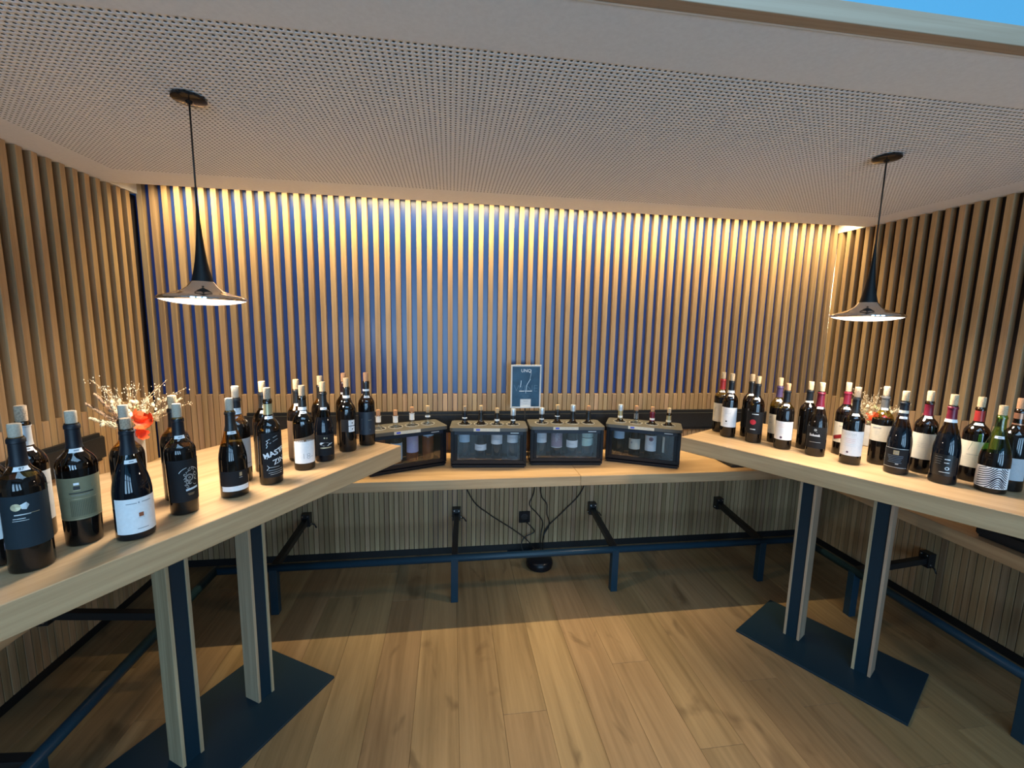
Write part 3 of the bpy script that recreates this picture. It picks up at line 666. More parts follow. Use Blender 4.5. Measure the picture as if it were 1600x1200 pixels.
# ---- right table
bottle(1.550, 2.274, Z0, 'bottle with a bright red capsule at the far end of the right table', 'bdx', 0.0385, 0.345, ck=0.036, cork=cork_m, cap=F_red, upper=gl_olive, fill=0.66, off=-20, tagz=0.236,
       labels=[(P_cream, 62, 168, 66, 0, [('strokes', [([(-0.03, -0.03), (-0.02, 0.02), (-0.012, 0.034)], 0.0012), ([(-0.03, 0.0), (-0.016, -0.02), (-0.02, 0.03)], 0.001), ([(-0.01, 0.03), (0.01, 0.03)], 0.002)], 0, 0, 112, I_grey), ('bar', (0.04, 0.001), 0, -6, 70, I_grey)])])
bottle(1.526, 2.161, Z0, 'bottle with a white label bearing one small dark dot, beside the red-capsule bottle', 'bdx', 0.0385, 0.350, ck=0.038, cork=cork_m, cap=F_navy, upper=gl_dark, off=-4, tagz=0.232, bands=[(P_white, 244, 258)],
       labels=[(P_white, 58, 166, 74, 0, [('disc', 0.0045, 0, -9, 90, I_black)] + lines(-4, 152, 3, 40, 9, I_grey) + lines(-8, 78, 2, 16, 5, I_grey))])
bottle(1.641, 2.153, Z0, 'plain black bottle half hidden behind the red-disc bottle', 'bdx', 0.0385, 0.348, ck=0.038, cork=cork_m, cap=F_black, off=-70, tagz=0.236, labels=[(P_black, 55, 160, 60, 0, [])])
bottle(1.591, 2.040, Z0, 'bottle with a black label showing one red disc', 'bdx', 0.0385, 0.350, ck=0.038, cork=cork_m, cap=F_navy, off=-6, tagz=0.234,
       labels=[(P_black, 50, 166, 76, 0, [('disc', 0.0125, 0, -4, 112, I_red), ('ring', (0.0128, 0.0145), 0, -4, 112, I_dkred), ('ring', (0.0060, 0.0070), 0, -4, 112, I_dkred), ('bar', (0.030, 0.004), 0, 4, 154, I_silver), ('bar', (0.024, 0.005), 0, -2, 74, I_silver)])])
bottle(1.711, 2.030, Z0, 'bottle with a purple capsule behind the white label with pink lines', 'bdx', 0.038, 0.343, ck=0.040, cork=cork_m, cap=F_purple, upper=gl_olive, fill=0.62, off=-16, tagz=0.226,
       labels=[(P_cream, 50, 152, 66, 0, [('strokes', [([(-0.03, -0.002), (-0.02, 0.006), (-0.012, 0.0)], 0.003), ([(-0.03, 0.03), (-0.016, 0.034)], 0.004), ([(-0.03, -0.04), (-0.014, -0.034)], 0.004)], 0, 0, 104, I_grey)])])
bottle(1.658, 1.915, Z0, 'bottle with a white label of faint pink and blue lines and a plum dot', 'bdx', 0.0385, 0.330, ck=0.034, cork=cork_o, cap=F_navy, upper=gl_olive, fill=0.70, off=-4, tagz=0.224,
       labels=[(P_white, 50, 142, 74, 0, [('disc', 0.0055, 0, -6, 62, I_plum)] + lines(0, 130, 3, 44, 8, I_pink) + lines(2, 104, 4, 36, 7, P_blue))])
bottle(1.777, 1.907, Z0, 'dark navy-capsule bottle without front label behind the black-lettered bottle', 'bdx', 0.0385, 0.340, cork=cork_m, cap=F_navy, upper=gl_dark, off=170, tagz=None, labels=[(P_black, 50, 150, 50, 0, [])], bands=[(P_white, 236, 244)])
bottle(1.731, 1.794, Z0, 'bottle with a wine-red capsule and charcoal label with white gothic word', 'brg', 0.040, 0.350, ck=0.040, cork=cork_m, cap=F_wine, capz=(0.76, 0.985), upper=gl_dark, off=-6, tagz=0.232,
       labels=[(P_black, 40, 142, 72, 0, [('ring', (0.002, 0.0055), 0, -2, 128, I_silver), ('text', 'Salassà', 0.0155, -4, 103, I_white, 0.0, 0.0005), ('bar', (0.044, 0.0012), 0, 0, 70, I_silver), ('bar', (0.006, 0.001), 0, 4, 118, I_silver)])])
bottle(1.882, 1.802, Z0, 'bottle with a wine-red capsule and pale label crossed by a dark red stripe', 'bdx', 0.0385, 0.350, ck=0.042, cork=cork_d, cap=F_wine, upper=gl_dark, off=-30, tagz=0.228,
       labels=[(P_cream, 62, 160, 70, 0, [('bar', (0.040, 0.017), 0, -2, 88, I_dkred, 0.35), ('bar', (0.02, 0.003), 0, 10, 142, I_grey)])])
bottle(1.789, 1.666, Z0, 'bottle with a large white handwritten label, just left of the right-hand flower vase', 'bdx', 0.0395, 0.347, ck=0.044, cork=cork_d, cap=F_black, capz=(0.775, 0.993), off=-2, tagz=0.226,
       labels=[(P_white, 42, 154, 78, 0, [('strokes', [([(-0.030 + 0.006 * k + 0.0018 * math.sin(j * 1.3 + k), -0.006 + 0.0022 * j) for j in range(6)], 0.0008) for k in range(8)], 0, 2, 140, I_grey), ('disc', 0.0045, 0, -10, 58, I_plum)] + lines(-4, 118, 3, 42, 8, I_pink) + lines(-2, 94, 2, 44, 8, P_blue))])
bottle(1.922, 1.654, Z0, 'olive-shouldered bottle with a small cream label beside the flower vase', 'bdx', 0.0390, 0.352, ck=0.040, cork=cork_d, cap=F_grey, capz=(0.80, 0.993), upper=gl_olive, fill=0.66, off=-12, tagz=0.252,
       labels=[(P_cream, 108, 180, 68, 0, [('bar', (0.032, 0.004), 0, -10, 168, I_grey)] + lines(-8, 152, 3, 24, 6, I_grey, 0.0006))])
bottle(1.875, 1.532, Z0, 'sloping-shouldered bottle with a silver-framed black label and small crest', 'brg', 0.0415, 0.350, ck=0.040, cork=cork_m, cap=F_navy, capz=(0.80, 0.985), glass=wine_b, off=-10, tagz=0.240, bands=[(P_cream, 258, 270)],
       labels=[(P_black, 30, 112, 60, 0, [('bar', (0.084, 0.0015), 0, 0, 31, I_silver), ('bar', (0.084, 0.0015), 0, 0, 111, I_silver), ('bar', (0.0015, 0.08), 0, -42, 71, I_silver), ('bar', (0.018, 0.018), 0, 2, 94, I_gold), ('bar', (0.008, 0.008), 0, 2, 94, I_grey), ('bar', (0.010, 0.004), 0, 8, 46, I_silver)] + lines(0, 80, 5, 56, 7, I_steelb, 0.0018))])
bottle(2.000, 1.535, Z0, 'bottle with a wine-red capsule and blank greyish cream label', 'bdx', 0.039, 0.350, ck=0.042, cork=cork_m, cap=F_wine, capz=(0.80, 0.955), upper=gl_dark, off=-10, tagz=0.240, labels=[(P_cream, 62, 172, 70, 0, lines(2, 130, 3, 34, 8, I_grey, 0.0006))])
bottle(1.951, 1.413, Z0, 'dark sloping bottle with a wine-red capsule, white neck band and faint etched marks', 'brg', 0.0425, 0.355, ck=0.042, cork=cork_m, cap=F_wine, capz=(0.82, 0.985), glass=wine_b, off=-6, tagz=None, bands=[(P_white, 246, 258)],
       labels=[(M('etched', (0.012, 0.013, 0.014), 0.25), 35, 120, 50, 0, [('ring', (0.004, 0.0065), 0, 14, 66, I_silver), ('bar', (0.016, 0.004), 0, 12, 102, I_silver), ('bar', (0.014, 0.003), 0, 11, 88, I_silver), ('bar', (0.030, 0.0025), 0, 8, 50, I_silver)] + lines(-14, 110, 4, 24, 9, I_grey, 0.0005))])
bottle(2.102, 1.427, Z0, 'bottle with a red and violet capsule and a white label with mint corner', 'bdx', 0.0405, 0.342, ck=0.040, cork=cork_m, cap=F_red, capz=(0.81, 0.95), upper=gl_dark, off=-10, tagz=0.234,
       labels=[(P_cream, 60, 166, 74, 0, [('poly', [(-0.010, 0.0), (0.045, 0.006), (0.045, 0.036), (0.0, 0.036)], 0, 0, 128, P_mint), ('bar', (0.04, 0.0016), 0, 8, 112, I_grey)] + lines(-8, 100, 2, 40, 8, I_grey, 0.0005))])
# finger-print label: bands that rise from the left and arch over a loop at the right
def finger():
    st = []
    for k in range(-5, 12):
        pl = []; c = -0.045 + 0.0085 * k
        for i in range(41):
            x = -0.043 + 0.086 * i / 40
            hump = (0.030 if k < 3 else 0.024) * math.exp(-((x - 0.016) / 0.017) ** 2)
            z = c + hump + 0.16 * x * (1 if x < 0 else 0.2) + 0.0008 * math.sin(x * 120 + k * 0.9)
            if -0.0385 < z < 0.0385: pl.append((x, z))
            elif len(pl) > 1: st.append((pl, 0.0031)); pl = []
            else: pl = []
        if len(pl) > 1: st.append((pl, 0.0031))
    return st
I_ink = M('ink_midnight', (0.012, 0.014, 0.03), 0.6)
bottle(2.034, 1.312, Z0, 'green-shouldered sloping bottle with a black and white fingerprint label', 'brg', 0.0435, 0.330, ck=0.036, cork=cork_m, cap=None, upper=gl_green, fill=0.52, off=-4, tagz=0.212, labels=[(P_white, 20, 100, 78, 0, [('strokes', finger(), 0, 4, 60, I_ink)])])
bottle(2.128, 1.322, Z0, 'bottle with copper neck bands and plain grey label at the right picture edge', 'bdx', 0.040, 0.355, ck=0.040, cork=cork_o, cap=F_copper, capz=(0.88, 0.95), upper=gl_dark, fill=0.7, off=-10, tagz=None, bands=[(F_copper, 254, 260)], labels=[(P_grey, 45, 130, 76, 0, [('bar', (0.04, 0.001), 0, 0, 108, I_grey)])])

# ------------------------------------------------------------------ wine dispensers on the bench
def dispenser(fx0, fy0, ang, wd, lab):
    """fx0, fy0: front bottom left corner; local x along the front, y into the depth"""
    D, H = 0.205, 0.252
    t = empty('wine_dispenser', (fx0, fy0, BZ), ang); tag(t, lab, 'wine dispenser', 'four-bottle wine dispensers on the bench')
    # body: floor, back, sides, header
    bod = obj('housing', box(0.0, wd, 0.0, D, 0.0, 0.030, 0.010, 3), blackp, t)
    obj('front_sill', box(0.0005, wd - 0.0005, 0.0, 0.010, 0.026, 0.050, 0.002, 1), blackp, t)
    for a in (0.0225, wd - 0.040): obj('bezel', box(a, a + 0.0175, 0.0, 0.010, 0.0505, H - 0.0435, 0.001, 1), blackp, t)
    obj('side_panel', box(0.0, 0.022, 0.0, D, 0.031, H - 0.021, 0.004, 2), blackp, t)
    obj('side_panel', box(wd - 0.022, wd, 0.0, D, 0.031, H - 0.021, 0.004, 2), blackp, t)
    obj('back_panel', box(0.023, wd - 0.023, D - 0.012, D, 0.031, H - 0.021), blackp, t)
    obj('header', box(0.023, wd - 0.023, 0.0, 0.010, H - 0.043, H - 0.021), M('dispenser_header', (0.012, 0.018, 0.032), 0.25), t)
    pane = obj('glass_pane', box(0.0403, wd - 0.0403, 0.003, 0.006, 0.0503, H - 0.0437), gl_pane, t)
    hd = obj('lettering', boxes([(wd - 0.10, wd - 0.05, -0.0012, -0.0002, H - 0.033, H - 0.029)]), I_silver, t)
    # lid with rounded plan and four bored openings
    bm = bmesh.new(); n = 28; rc = 0.022; pts = []
    for cx_, cy_, a0 in ((wd + 0.006 - rc, D - rc, 0), (-0.006 + rc, D - rc, PI / 2), (-0.006 + rc, -0.008 + rc, PI), (wd + 0.006 - rc, -0.008 + rc, 1.5 * PI)):
        for k in range(7):
            a = a0 + PI / 2 * k / 6; pts.append((cx_ + rc * math.cos(a), cy_ + rc * math.sin(a)))
    ov = [bm.verts.new((x, y, H)) for x, y in pts]; eds = [bm.edges.new((ov[i], ov[(i + 1) % len(ov)])) for i in range(len(ov))]
    cxs = [wd / 2 + (k - 1.5) * 0.101 for k in range(4)]
    for c in cxs:
        hv = [bm.verts.new((c + 0.0405 * math.cos(2 * PI * k / n), D / 2 + 0.0405 * math.sin(2 * PI * k / n), H)) for k in range(n)]
        eds += [bm.edges.new((hv[i], hv[(i + 1) % n])) for i in range(n)]
    bmesh.ops.triangle_fill(bm, use_beauty=True, use_dissolve=False, edges=eds)
    ex = bmesh.ops.extrude_face_region(bm, geom=bm.faces[:])
    for v in [g for g in ex['geom'] if isinstance(g, bmesh.types.BMVert)]: v.co.z -= 0.020
    bmesh.ops.recalc_face_normals(bm, faces=bm.faces[:])
    me = bpy.data.meshes.new('lid'); bm.to_mesh(me); bm.free()
    lid = obj('lid', me, M('taupe_lid', (0.088, 0.084, 0.074), 0.40), t)
    for c in cxs:
        rg = obj('collar_ring', lathe([(0.0395, H - 0.016), (0.0432, H + 0.0004), (0.0432, H + 0.003), (0.0405, H + 0.003), (0.0385, H - 0.016)], 36, capb=False, capt=False), M('pale_ring', (0.62, 0.60, 0.54), 0.3, 0.3), t, (c, D / 2, 0))
        for s in range(6):
            a = 2 * PI * s / 6 + 0.5
            obj('seal_lip', mesh_from('lip', [(0.040 * math.cos(a - 0.36), 0.040 * math.sin(a - 0.36), H - 0.001), (0.040 * math.cos(a + 0.36), 0.040 * math.sin(a + 0.36), H - 0.001), (0.026 * math.cos(a + 0.42), 0.026 * math.sin(a + 0.42), H + 0.006), (0.026 * math.cos(a - 0.42), 0.026 * math.sin(a - 0.42), H + 0.006)], [(0, 1, 2, 3)]), blackp, rg)
    stk = obj('sticker', boxes([(wd / 2 - 0.092, wd / 2 + 0.066, -0.0086, -0.0080, H - 0.0195, H - 0.001)]), P_cream, lid)
    obj('print', boxes([(wd / 2 - 0.078, wd / 2 - 0.054, -0.0091, -0.0086, H - 0.015, H - 0.005)]), I_blue, stk)
    for k in range(3):
        obj('print', boxes([(wd / 2 - 0.02 + 0.02 * k, wd / 2 - 0.012 + 0.026 * k, -0.0091, -0.0086, H - 0.0105 + 0.002 * (k % 2), H - 0.009 + 0.002 * (k % 2))]), I_grey, stk)
    out = []
    for c in cxs:
        p = Vector((c, D / 2, 0.031)); out.append((fx0 + p.x * math.cos(ang) - p.y * math.sin(ang), fy0 + p.x * math.sin(ang) + p.y * math.cos(ang), BZ + 0.031))
    return out, ang - PI / 2
G2 = 'bottles standing in the wine dispensers'
def dbot(slot, face, lab, **kw):
    a = dict(kind='bdx', r=0.0370, tot=0.335, ck=0.030, cap=None, upper=gl_dark, fill=0.6, tagz=None, group=G2, face=face)
    a.update(kw); bottle(slot[0], slot[1], slot[2], lab, **a)
s, f_ = dispenser(-0.455, 2.443, math.radians(23.4), 0.47, 'wine dispenser farthest left, turned towards the room, partly behind the left table')
wneck = [(P_white, 225, 262, 100, 0, [])]
dbot(s[0], f_, 'clear bottle with white neck label in the leftmost dispenser, first from the left', glass=rose, upper=gl_clear, labels=[(P_white, 40, 120, 60, 0, []), (P_white, 262, 298, 150, 0, [])], cork=cork_o)
dbot(s[1], f_, 'clear bottle with pale blue label and white neck sleeve, second in the leftmost dispenser', glass=rose, upper=gl_clear, fill=0.22, tot=0.325, labels=[(P_blue, 22, 128, 72, 0, [('bar', (0.003, 0.05), 0, -20, 90, I_grey)]), (P_white, 250, 290, 150, 0, [])], cork=cork_o)
dbot(s[2], f_, 'bottle with a lilac label and white neck sleeve, third in the leftmost dispenser', glass=rose, upper=gl_clear, fill=0.5, labels=[(P_lilac, 58, 175, 80, 0, [('strokes', owl()[:14], 0, 0, 118, I_silver)]), (P_white, 256, 298, 150, 0, [])], cork=cork_o)
dbot(s[3], f_, 'clear rosé bottle with plain cork and narrow blue label, fourth in the leftmost dispenser', kind='brg', glass=rose, upper=gl_clear, fill=0.5, labels=[(P_blue, 148, 180, 75, 0, [])], bands=[(P_white, 264, 274)], cork=cork_m)
s, f_ = dispenser(0.0, 2.572, math.radians(-4.6), 0.462, 'wine dispenser second from left, square to the wall, left of the framed sign')
dbot(s[0], f_, 'navy-necked bottle first in the dispenser left of the sign', cap=F_navy, labels=[(P_blue, 112, 165, 60, 0, [])], bands=[(P_white, 258, 266)], cork=cork_d)
dbot(s[1], f_, 'black-necked bottle second in the dispenser left of the sign', cap=F_black, tot=0.34, labels=[(P_white, 60, 98, 75, 0, [('bar', (0.03, 0.002), 0, -8, 80, I_grey)])], cork=cork_m)
dbot(s[2], f_, 'bottle with a six-sided white label third in the dispenser left of the sign', cap=F_black, tot=0.325, labels=[(P_white, 100, 165, 70, 0, [('bar', (0.036, 0.002), 0, 0, 132, I_grey)])], bands=[(P_white, 244, 256)], cork=cork_m)
dbot(s[3], f_, 'bottle with a pale steel stopper fourth in the dispenser left of the sign', cap=F_black, tot=0.320, stopper=F_silver, labels=[(P_white, 110, 168, 70, 0, [('bar', (0.036, 0.002), 0, 0, 142, I_grey)])], bands=[(P_white, 246, 254)])
s, f_ = dispenser(0.493, 2.581, math.radians(-4.5), 0.462, 'wine dispenser third from left, square to the wall, right of the framed sign')
dbot(s[0], f_, 'bottle with a pale steel stopper first in the dispenser right of the sign', cap=F_black, tot=0.320, stopper=F_silver, labels=[(P_white, 98, 165, 62, 0, [('bar', (0.03, 0.002), 0, 0, 130, I_grey)])], bands=[(P_white, 244, 252)])
dbot(s[1], f_, 'bottle with a patterned plum label second in the dispenser right of the sign', cap=F_black, tot=0.34, labels=[(P_plum, 66, 178, 84, 0, [('strokes', owl(), 0, -4, 136, I_silver), ('bar', (0.09, 0.004), 0, 0, 68, I_white)])], bands=[(P_white, 264, 270)], cork=cork_m)
dbot(s[2], f_, 'black-necked bottle with steel stopper third in the dispenser right of the sign', cap=F_black, tot=0.34, stopper=F_silver, labels=[(P_white, 66, 112, 80, 0, [('bar', (0.03, 0.002), 0, -8, 90, I_grey)])])
dbot(s[3], f_, 'bottle with a split green-grey label fourth in the dispenser right of the sign', cap=F_black, tot=0.335, labels=[(P_mint, 132, 172, 74, 0, [('bar', (0.03, 0.002), 0, 4, 150, I_grey)]), (P_mint, 74, 128, 74, 0, [('bar', (0.03, 0.002), 0, 6, 104, I_grey)], dict(bot=lambda u: 0.016 * u * u))], cork=cork_o)
s, f_ = dispenser(1.001, 2.631, math.radians(-25.9), 0.455, 'wine dispenser farthest right, turned towards the room, next to the right table')
dbot(s[0], f_, 'bottle with pale steel stopper and gold neck first in the rightmost dispenser', cap=F_gold, stopper=F_silver, labels=[(P_blue, 112, 172, 70, 0, lines(0, 156, 4, 34, 9, I_grey, 0.0008))], bands=[(P_white, 250, 262)])
dbot(s[1], f_, 'bottle with a white neck sleeve and cream label second in the rightmost dispenser', cap=F_black, labels=[(P_cream, 50, 120, 70, 0, [('disc', 0.006, 0, -18, 95, I_grey)]), (P_white, 250, 286, 120, 0, [])], cork=cork_o, upper=gl_clear, fill=0.55)
dbot(s[2], f_, 'dark red capsule bottle with plum medallion label, third in the rightmost dispenser', cap=F_wine, labels=[(P_white, 48, 150, 68, 0, [('disc', 0.014, 0, 2, 128, I_plum), ('ring', (0.009, 0.011), 0, 2, 128, I_pink)] + lines(4, 106, 3, 36, 7, I_grey, 0.0014))], bands=[(P_white, 250, 262)], cork=cork_o)
dbot(s[3], f_, 'gold-necked bottle with narrow cream side strip, fourth in the rightmost dispenser', cap=F_gold, capz=(0.80, 0.94), labels=[(P_cream, 46, 150, 12, -38, [])], bands=[(P_cream, 246, 258)], cork=cork_m)

# ------------------------------------------------------------------ framed sign on a stand
sg = empty('table_sign', (0.497, 2.825, BZ), math.radians(2)); tag(sg, 'white framed blue menu sign with UNQ heading on a thin black stand', 'sign')
W, H0, H1 = 0.205, 0.322, 0.612
obj('base', lathe([(0.0, 0.0), (0.045, 0.0), (0.045, 0.004), (0.006, 0.008)], 28, capb=False), blackm, sg)
obj('stem', tube([(0, 0.006, 0.005), (0, 0.006, H0 + 0.06)], 0.004, 10), blackm, sg)
obj('frame', boxes([(-W / 2, -W / 2 + 0.009, -0.009, 0.002, H0, H1), (W / 2 - 0.009, W / 2, -0.009, 0.002, H0, H1), (-W / 2 + 0.009, W / 2 - 0.009, -0.009, 0.002, H0, H0 + 0.009), (-W / 2 + 0.009, W / 2 - 0.009, -0.009, 0.002, H1 - 0.011, H1)]), P_white, sg)
pp = obj('poster', box(-W / 2 + 0.009, W / 2 - 0.009, -0.003, 0.001, H0 + 0.009, H1 - 0.011), fine('poster_blue', (0.035, 0.095, 0.16), 0.25, 14, 0.35, 0.0), sg)
def flat(items, par, y):
    by = {}
    for d in items:
        v, f = decor_geo(d); x, z, m_ = d[3] / 1000, d[4] / 1000, d[5]; rot = d[6] if len(d) > 6 else 0
        c, s_ = math.cos(rot), math.sin(rot)
        nm = 'lettering' if d[0] == 'text' else 'print'; g = by.setdefault((m_.name, nm), [m_, [], [], nm]); k = len(g[1])
        g[1] += [(x + a[0] * c - a[1] * s_, y, z + a[0] * s_ + a[1] * c) for a in v]; g[2] += [tuple(i + k for i in q) for q in f]
    for m_, v, f, nm in by.values():
        o = obj(nm, mesh_from(nm, v, f), m_, par)
        if nm == 'print': o['kind'] = 'stuff'
I_faint = M('ink_faint_blue', (0.10, 0.19, 0.28), 0.5)
flat([('text', 'UNQ', 0.030, 0, 572, I_white, 0, 0.0006), ('text', 'WINE', 0.064, 0, 452, I_faint, 0, -0.001), ('strokes', [([(-0.032, 0.045), (-0.036, 0.0)], 0.0035), ([(0.030, 0.055), (0.004, 0.010), (0.0, -0.04)], 0.003), ([(0.034, 0.12), (0.034, 0.09), (0.026, 0.05)], 0.0015)], 0, 0, 462, I_silver),
      ('bar', (0.088, 0.006), 0, 0, 436, I_white), ('bar', (0.072, 0.003), 0, 0, 418, I_faint), ('bar', (0.05, 0.0025), 0, 0, 406, I_faint), ('bar', (0.05, 0.0025), 0, 0, 398, I_faint), ('bar', (0.03, 0.0025), 0, 0, 390, I_faint)], pp, -0.0042)
cd = obj('card', box(-0.036, 0.036, -0.0052, -0.0031, H0 + 0.006, H0 + 0.060), P_white, sg)
flat([('bar', (0.036, 0.0012), 0, 0, H0 * 1000 + 50, I_grey), ('bar', (0.030, 0.0012), 0, 0, H0 * 1000 + 44, I_grey), ('bar', (0.030, 0.0012), 0, 0, H0 * 1000 + 28, I_grey)], cd, -0.0056)

# ------------------------------------------------------------------ pendant lamps
def pendant(x, y, lab):
    t = empty('pendant_lamp', (x, y, ZC)); tag(t, lab, 'lamp', 'pendant lamps over the tables')
    zb = 1.698 - ZC
    obj('ceiling_canopy', lathe([(0.046, -0.0005), (0.050, -0.003), (0.050, -0.010), (0.044, -0.014), (0.012, -0.016), (0.008, -0.022)], 32), M('canopy_black', (0.015, 0.014, 0.014), 0.12, 0.3), t)
    obj('cord', tube([(0, 0, -0.018), (0, 0, zb + 0.29)], 0.0028, 8), cable_m, t)
    obj('stem', lathe([(0.0325, zb + 0.064), (0.0300, zb + 0.075), (0.0240, zb + 0.100), (0.0185, zb + 0.130), (0.0135, zb + 0.170), (0.0090, zb + 0.220), (0.0055, zb + 0.270), (0.0035, zb + 0.31), (0.0028, zb + 0.33)], 28), M('lamp_black', (0.007, 0.008, 0.009), 0.5, spec=0.25), t)
    obj('shade', lathe([(0.126, zb + 0.003), (0.1295, zb + 0.006), (0.130, zb + 0.010), (0.126, zb + 0.0150), (0.108, zb + 0.0205), (0.085, zb + 0.027), (0.062, zb + 0.036), (0.047, zb + 0.047), (0.039, zb + 0.058), (0.0335, zb + 0.066), (0.030, zb + 0.0665)], 48, capb=False), chrome, t)
    obj('diffuser', lathe([(0.0, zb - 0.013), (0.04, zb - 0.012), (0.080, zb - 0.008), (0.110, zb - 0.002), (0.126, zb + 0.004)], 40, capb=False, capt=False), M('lamp_diffuser', (0.9, 0.88, 0.84), 0.5, emit=(1.0, 0.93, 0.82), estr=2.6), t)
    area('bulb', (0, 0, zb - 0.020), (0, 0, 0), 0.22, 0.22, PEND, (1.0, 0.84, 0.64), t, 'DISK')
pendant(-0.840, 1.648, 'flared chrome pendant lamp with black stem over the left table')
pendant(1.762, 1.648, 'flared chrome pendant lamp with black stem over the right table')

# ------------------------------------------------------------------ dried flowers
def flowers(x, y, lab, seed, rot=0.0, spread=1.0, up=0.0):
    rn = random.Random(seed)
    t = empty('flower_vase', (x, y, Z0), rot); tag(t, lab, 'flower vase', 'vases of dried flowers on the tables')
    obj('vase', lathe([(0.030, 0.0), (0.034, 0.004), (0.036, 0.05), (0.036, 0.105 + up), (0.034, 0.112 + up), (0.031, 0.112 + up), (0.031, 0.03), (0.0, 0.03)], 32, capt=False), fine('pale_ceramic', (0.42, 0.42, 0.40), 0.1, 40, 0.35, 0.05), t)
    straw = M('straw', (0.55, 0.40, 0.22), 0.8); cream = M('dry_cream', (0.62, 0.54, 0.36), 0.8); tan = M('dry_tan', (0.50, 0.33, 0.20), 0.8); orange = M('orange_petal', (0.80, 0.085, 0.018), 0.55); pale = M('pale_seed', (0.70, 0.60, 0.42), 0.7)
    # plumes
    for (dx, dz, ln) in ((-0.110, 0.095, 0.13), (-0.085, 0.130, 0.13), (0.150, 0.095, 0.13), (0.05, 0.10, 0.07), (-0.10, 0.045, 0.08)):
        dy = rn.uniform(-0.03, 0.03); tip = Vector((dx * spread, dy, 0.112 + dz)); base = Vector((0, 0, 0.10)); d = (tip - base)
        st = base + d * (1 - ln / d.length) if d.length > ln else base + d * 0.3
        s_ = obj('stem', tube([(0, 0, 0.06), base + d * 0.2, st], 0.0012, 5), straw, t)
        v = []; f = []; dn = (tip - st).normalized()
        for k in range(170):
            u = rn.random(); c = st + (tip - st) * u; w_ = 0.013 * (1 - u * 0.7)
            out = Vector((rn.gauss(0, 1), rn.gauss(0, 1), rn.gauss(0, 1))); out -= dn * out.dot(dn); out.normalize()
            e = c + out * w_ + dn * 0.012; sd = dn.cross(out) * 0.0018; b0 = len(v)
            v += [c - sd, c + sd, e + sd * 1.2, e - sd * 1.2, e + dn * 0.004]; f += [(b0, b0 + 1, b0 + 2, b0 + 3), (b0 + 3, b0 + 2, b0 + 4)]
        obj('plume', mesh_from('plume', v, f), rn.choice((cream, tan, cream)), s_)['kind'] = 'stuff'
    # fine grasses with seeds
    for k in range(22):
        a = rn.uniform(-0.5, 1.35); ln = rn.uniform(0.13, 0.26); dy = rn.uniform(-0.05, 0.05)
        p = spline([(0, 0, 0.08), (math.sin(a) * ln * 0.4 * spread, dy * 0.5, 0.10 + math.cos(a) * ln * 0.5), (math.sin(a) * ln * spread, dy, 0.10 + math.cos(a) * ln * 0.78 + 0.02)], 6)
        g = obj('grass_stem', tube(p, 0.0005, 4), straw, t)
        v = []; f = []
        for q in range(13):
            c = p[rn.randrange(6, len(p))] + Vector((rn.gauss(0, 0.007), rn.gauss(0, 0.007), rn.gauss(0, 0.007))); s_ = rn.uniform(0.0012, 0.0022); b0 = len(v)
            v += [c + Vector((s_, 0, 0)), c - Vector((s_, 0, 0)), c + Vector((0, s_, 0)), c - Vector((0, s_, 0)), c + Vector((0, 0, s_ * 1.8)), c - Vector((0, 0, s_ * 1.8))]
            f += [(b0 + i, b0 + j, b0 + 4) for i, j in ((0, 2), (2, 1), (1, 3), (3, 0))] + [(b0 + j, b0 + i, b0 + 5) for i, j in ((0, 2), (2, 1), (1, 3), (3, 0))]
        obj('seed_head', mesh_from('seeds', v, f), pale, g)['kind'] = 'stuff'
    # small cream buds
    for k in range(52):
        a = rn.uniform(0, 2 * PI); rr = rn.uniform(0.01, 0.075); c = Vector((rr * math.cos(a) * 1.25 * spread + 0.01, rr * math.sin(a) * 0.7, 0.115 + rn.uniform(0.01, 0.10)))
        s_ = rn.uniform(0.004, 0.0085)
        b = obj('bud', lathe([(s_ * 0.2, -s_ * 1.3), (s_ * 0.8, -s_ * 0.7), (s_, 0), (s_ * 0.7, s_ * 0.8), (s_ * 0.15, s_ * 1.5)], 7), rn.choice((cream, pale, M('dry_green', (0.42, 0.42, 0.20), 0.8))), t)
        b.location = c; b.rotation_euler = (rn.uniform(-0.8, 0.8), rn.uniform(-0.8, 0.8), 0)
    # orange blossoms
    for (bx, by, bz, s_) in ((0.016, -0.040, 0.152, 0.030), (0.050, -0.044, 0.132, 0.036), (0.022, -0.046, 0.090, 0.027), (0.0, 0.03, 0.14, 0.026)):
        b = empty('blossom', (bx, by, bz)); b.parent = t; b.rotation_euler = (1.0 + rn.uniform(-0.3, 0.3), rn.uniform(-0.5, 0.5), rn.uniform(0, 6))
        for k in range(6):
            a = 2 * PI * k / 6; v = []; f = []
            for i in range(5):
                u = i / 4; ww = s_ * 0.55 * math.sin(PI * (0.18 + 0.75 * u)); rr_ = s_ * u; zz = s_ * 0.75 * u * u
                for j in (-1, 0, 1): v.append((rr_, ww * j, zz - (0.18 * s_ if j == 0 else 0)))
            f = [(3 * i + j, 3 * i + j + 1, 3 * i + j + 4, 3 * i + j + 3) for i in range(4) for j in range(2)]
            obj('petal', mesh_from('petal', v, f, True), orange, b, None, (0, 0, a))
    for c in COL.objects:
        if c.parent == t and not c.name.startswith('vase'): c.location.z += up
flowers(-1.205, 1.80, 'vase of dried grasses and orange blossoms on the left table', 5, math.radians(30), 1.0, 0.06)
flowers(2.165, 1.93, 'vase of dried grasses and orange blossoms on the right table', 9, math.radians(-40), 0.75)

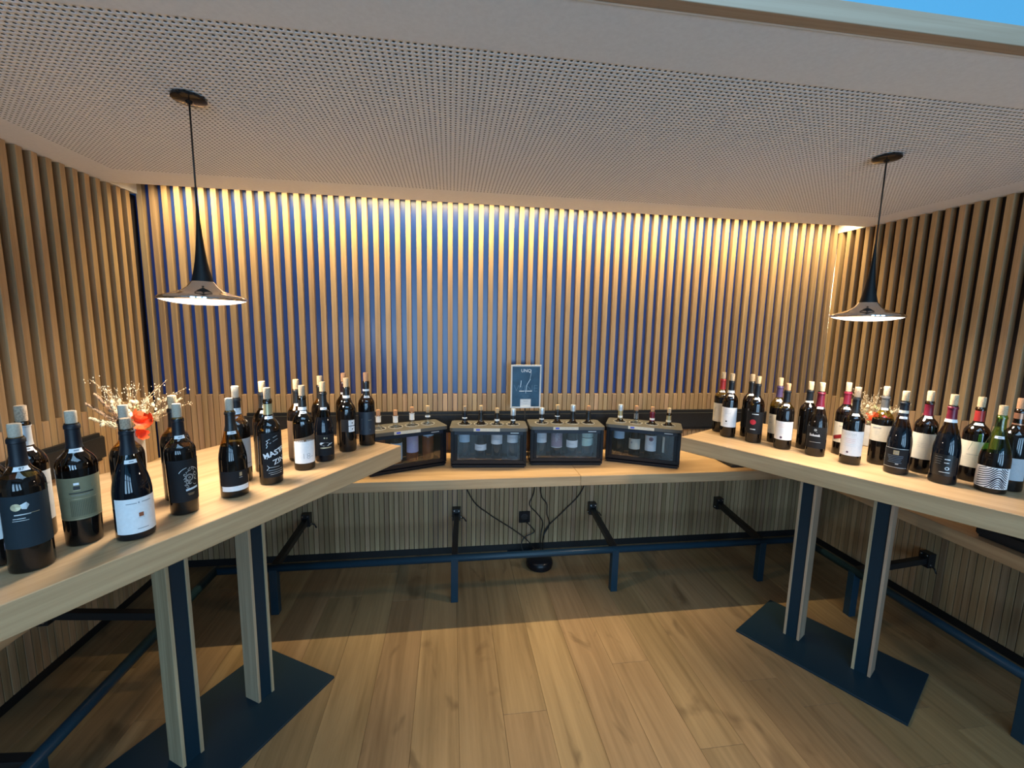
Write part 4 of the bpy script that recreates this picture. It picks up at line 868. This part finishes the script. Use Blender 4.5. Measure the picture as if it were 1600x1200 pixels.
# ------------------------------------------------------------------ power: socket, cable hub, cables
so = empty('wall_socket', (0.531, YW - 0.0, 0.262)); tag(so, 'square black wall socket under the bench', 'socket')
obj('plate', box(-0.041, 0.041, -0.010, -0.0002, -0.043, 0.043, 0.003, 2), blackp, so)
obj('insert', lathe([(0.026, 0.0), (0.026, 0.002), (0.022, 0.0025), (0.020, -0.003)], 28), M('socket_insert', (0.006, 0.006, 0.007), 0.45), so, (0, -0.0102, 0), (PI / 2, 0, 0))
hub = empty('cable_hub', (0.605, 2.725, 0)); tag(hub, 'black domed cable reel box on the floor by the back wall', 'cable box')
obj('housing', lathe([(0.078, 0.0), (0.088, 0.008), (0.092, 0.028), (0.088, 0.048), (0.074, 0.062), (0.050, 0.070), (0.0, 0.072)], 36, capt=False), blackp, hub)
obj('foot_ring', lathe([(0.070, -0.0), (0.080, 0.0), (0.080, 0.004)], 32, capb=False, capt=False), cable_m, hub)
yb = YW - 0.014
def cable(pts, lab):
    o = obj('power_cable', tube(spline(pts, 8), 0.0038, 7), cable_m); tag(o, lab, 'cable', 'black cables below the bench')
zt_ = BZ - BT
cable([(0.03, yb - 0.03, zt_), (0.15, yb - 0.01, 0.42), (0.27, yb, 0.30), (0.44, yb, 0.18), (0.55, yb - 0.03, 0.10), (0.60, 2.76, 0.068)], 'black cable drooping from the left dispensers to the cable box, leftmost of all')
cable([(0.60, yb - 0.03, zt_), (0.595, yb, 0.46), (0.565, yb, 0.36), (0.62, yb, 0.29), (0.665, yb, 0.22), (0.65, yb - 0.02, 0.13), (0.615, 2.75, 0.068)], 'black cable winding down just right of the wall socket')
cable([(0.62, yb - 0.03, zt_), (0.645, yb, 0.44), (0.69, yb, 0.36), (0.695, yb, 0.28), (0.715, yb, 0.20), (0.67, yb - 0.02, 0.12), (0.625, 2.75, 0.066)], 'black cable hanging in a gentle S, second from right under the bench')
cable([(1.01, yb - 0.03, zt_), (0.95, yb, 0.45), (0.82, yb, 0.30), (0.70, yb, 0.18), (0.66, yb - 0.04, 0.10), (0.64, 2.76, 0.064)], 'black cable running diagonally from the right dispensers to the cable box')
cable([(0.55, yb - 0.004, 0.222), (0.59, yb - 0.01, 0.18), (0.60, yb - 0.01, 0.15), (0.53, yb - 0.02, 0.12), (0.505, yb - 0.04, 0.07), (0.53, yb - 0.06, 0.02), (0.562, 2.817, 0.045)], 'black lead plugged into the wall socket and curling to the cable box')
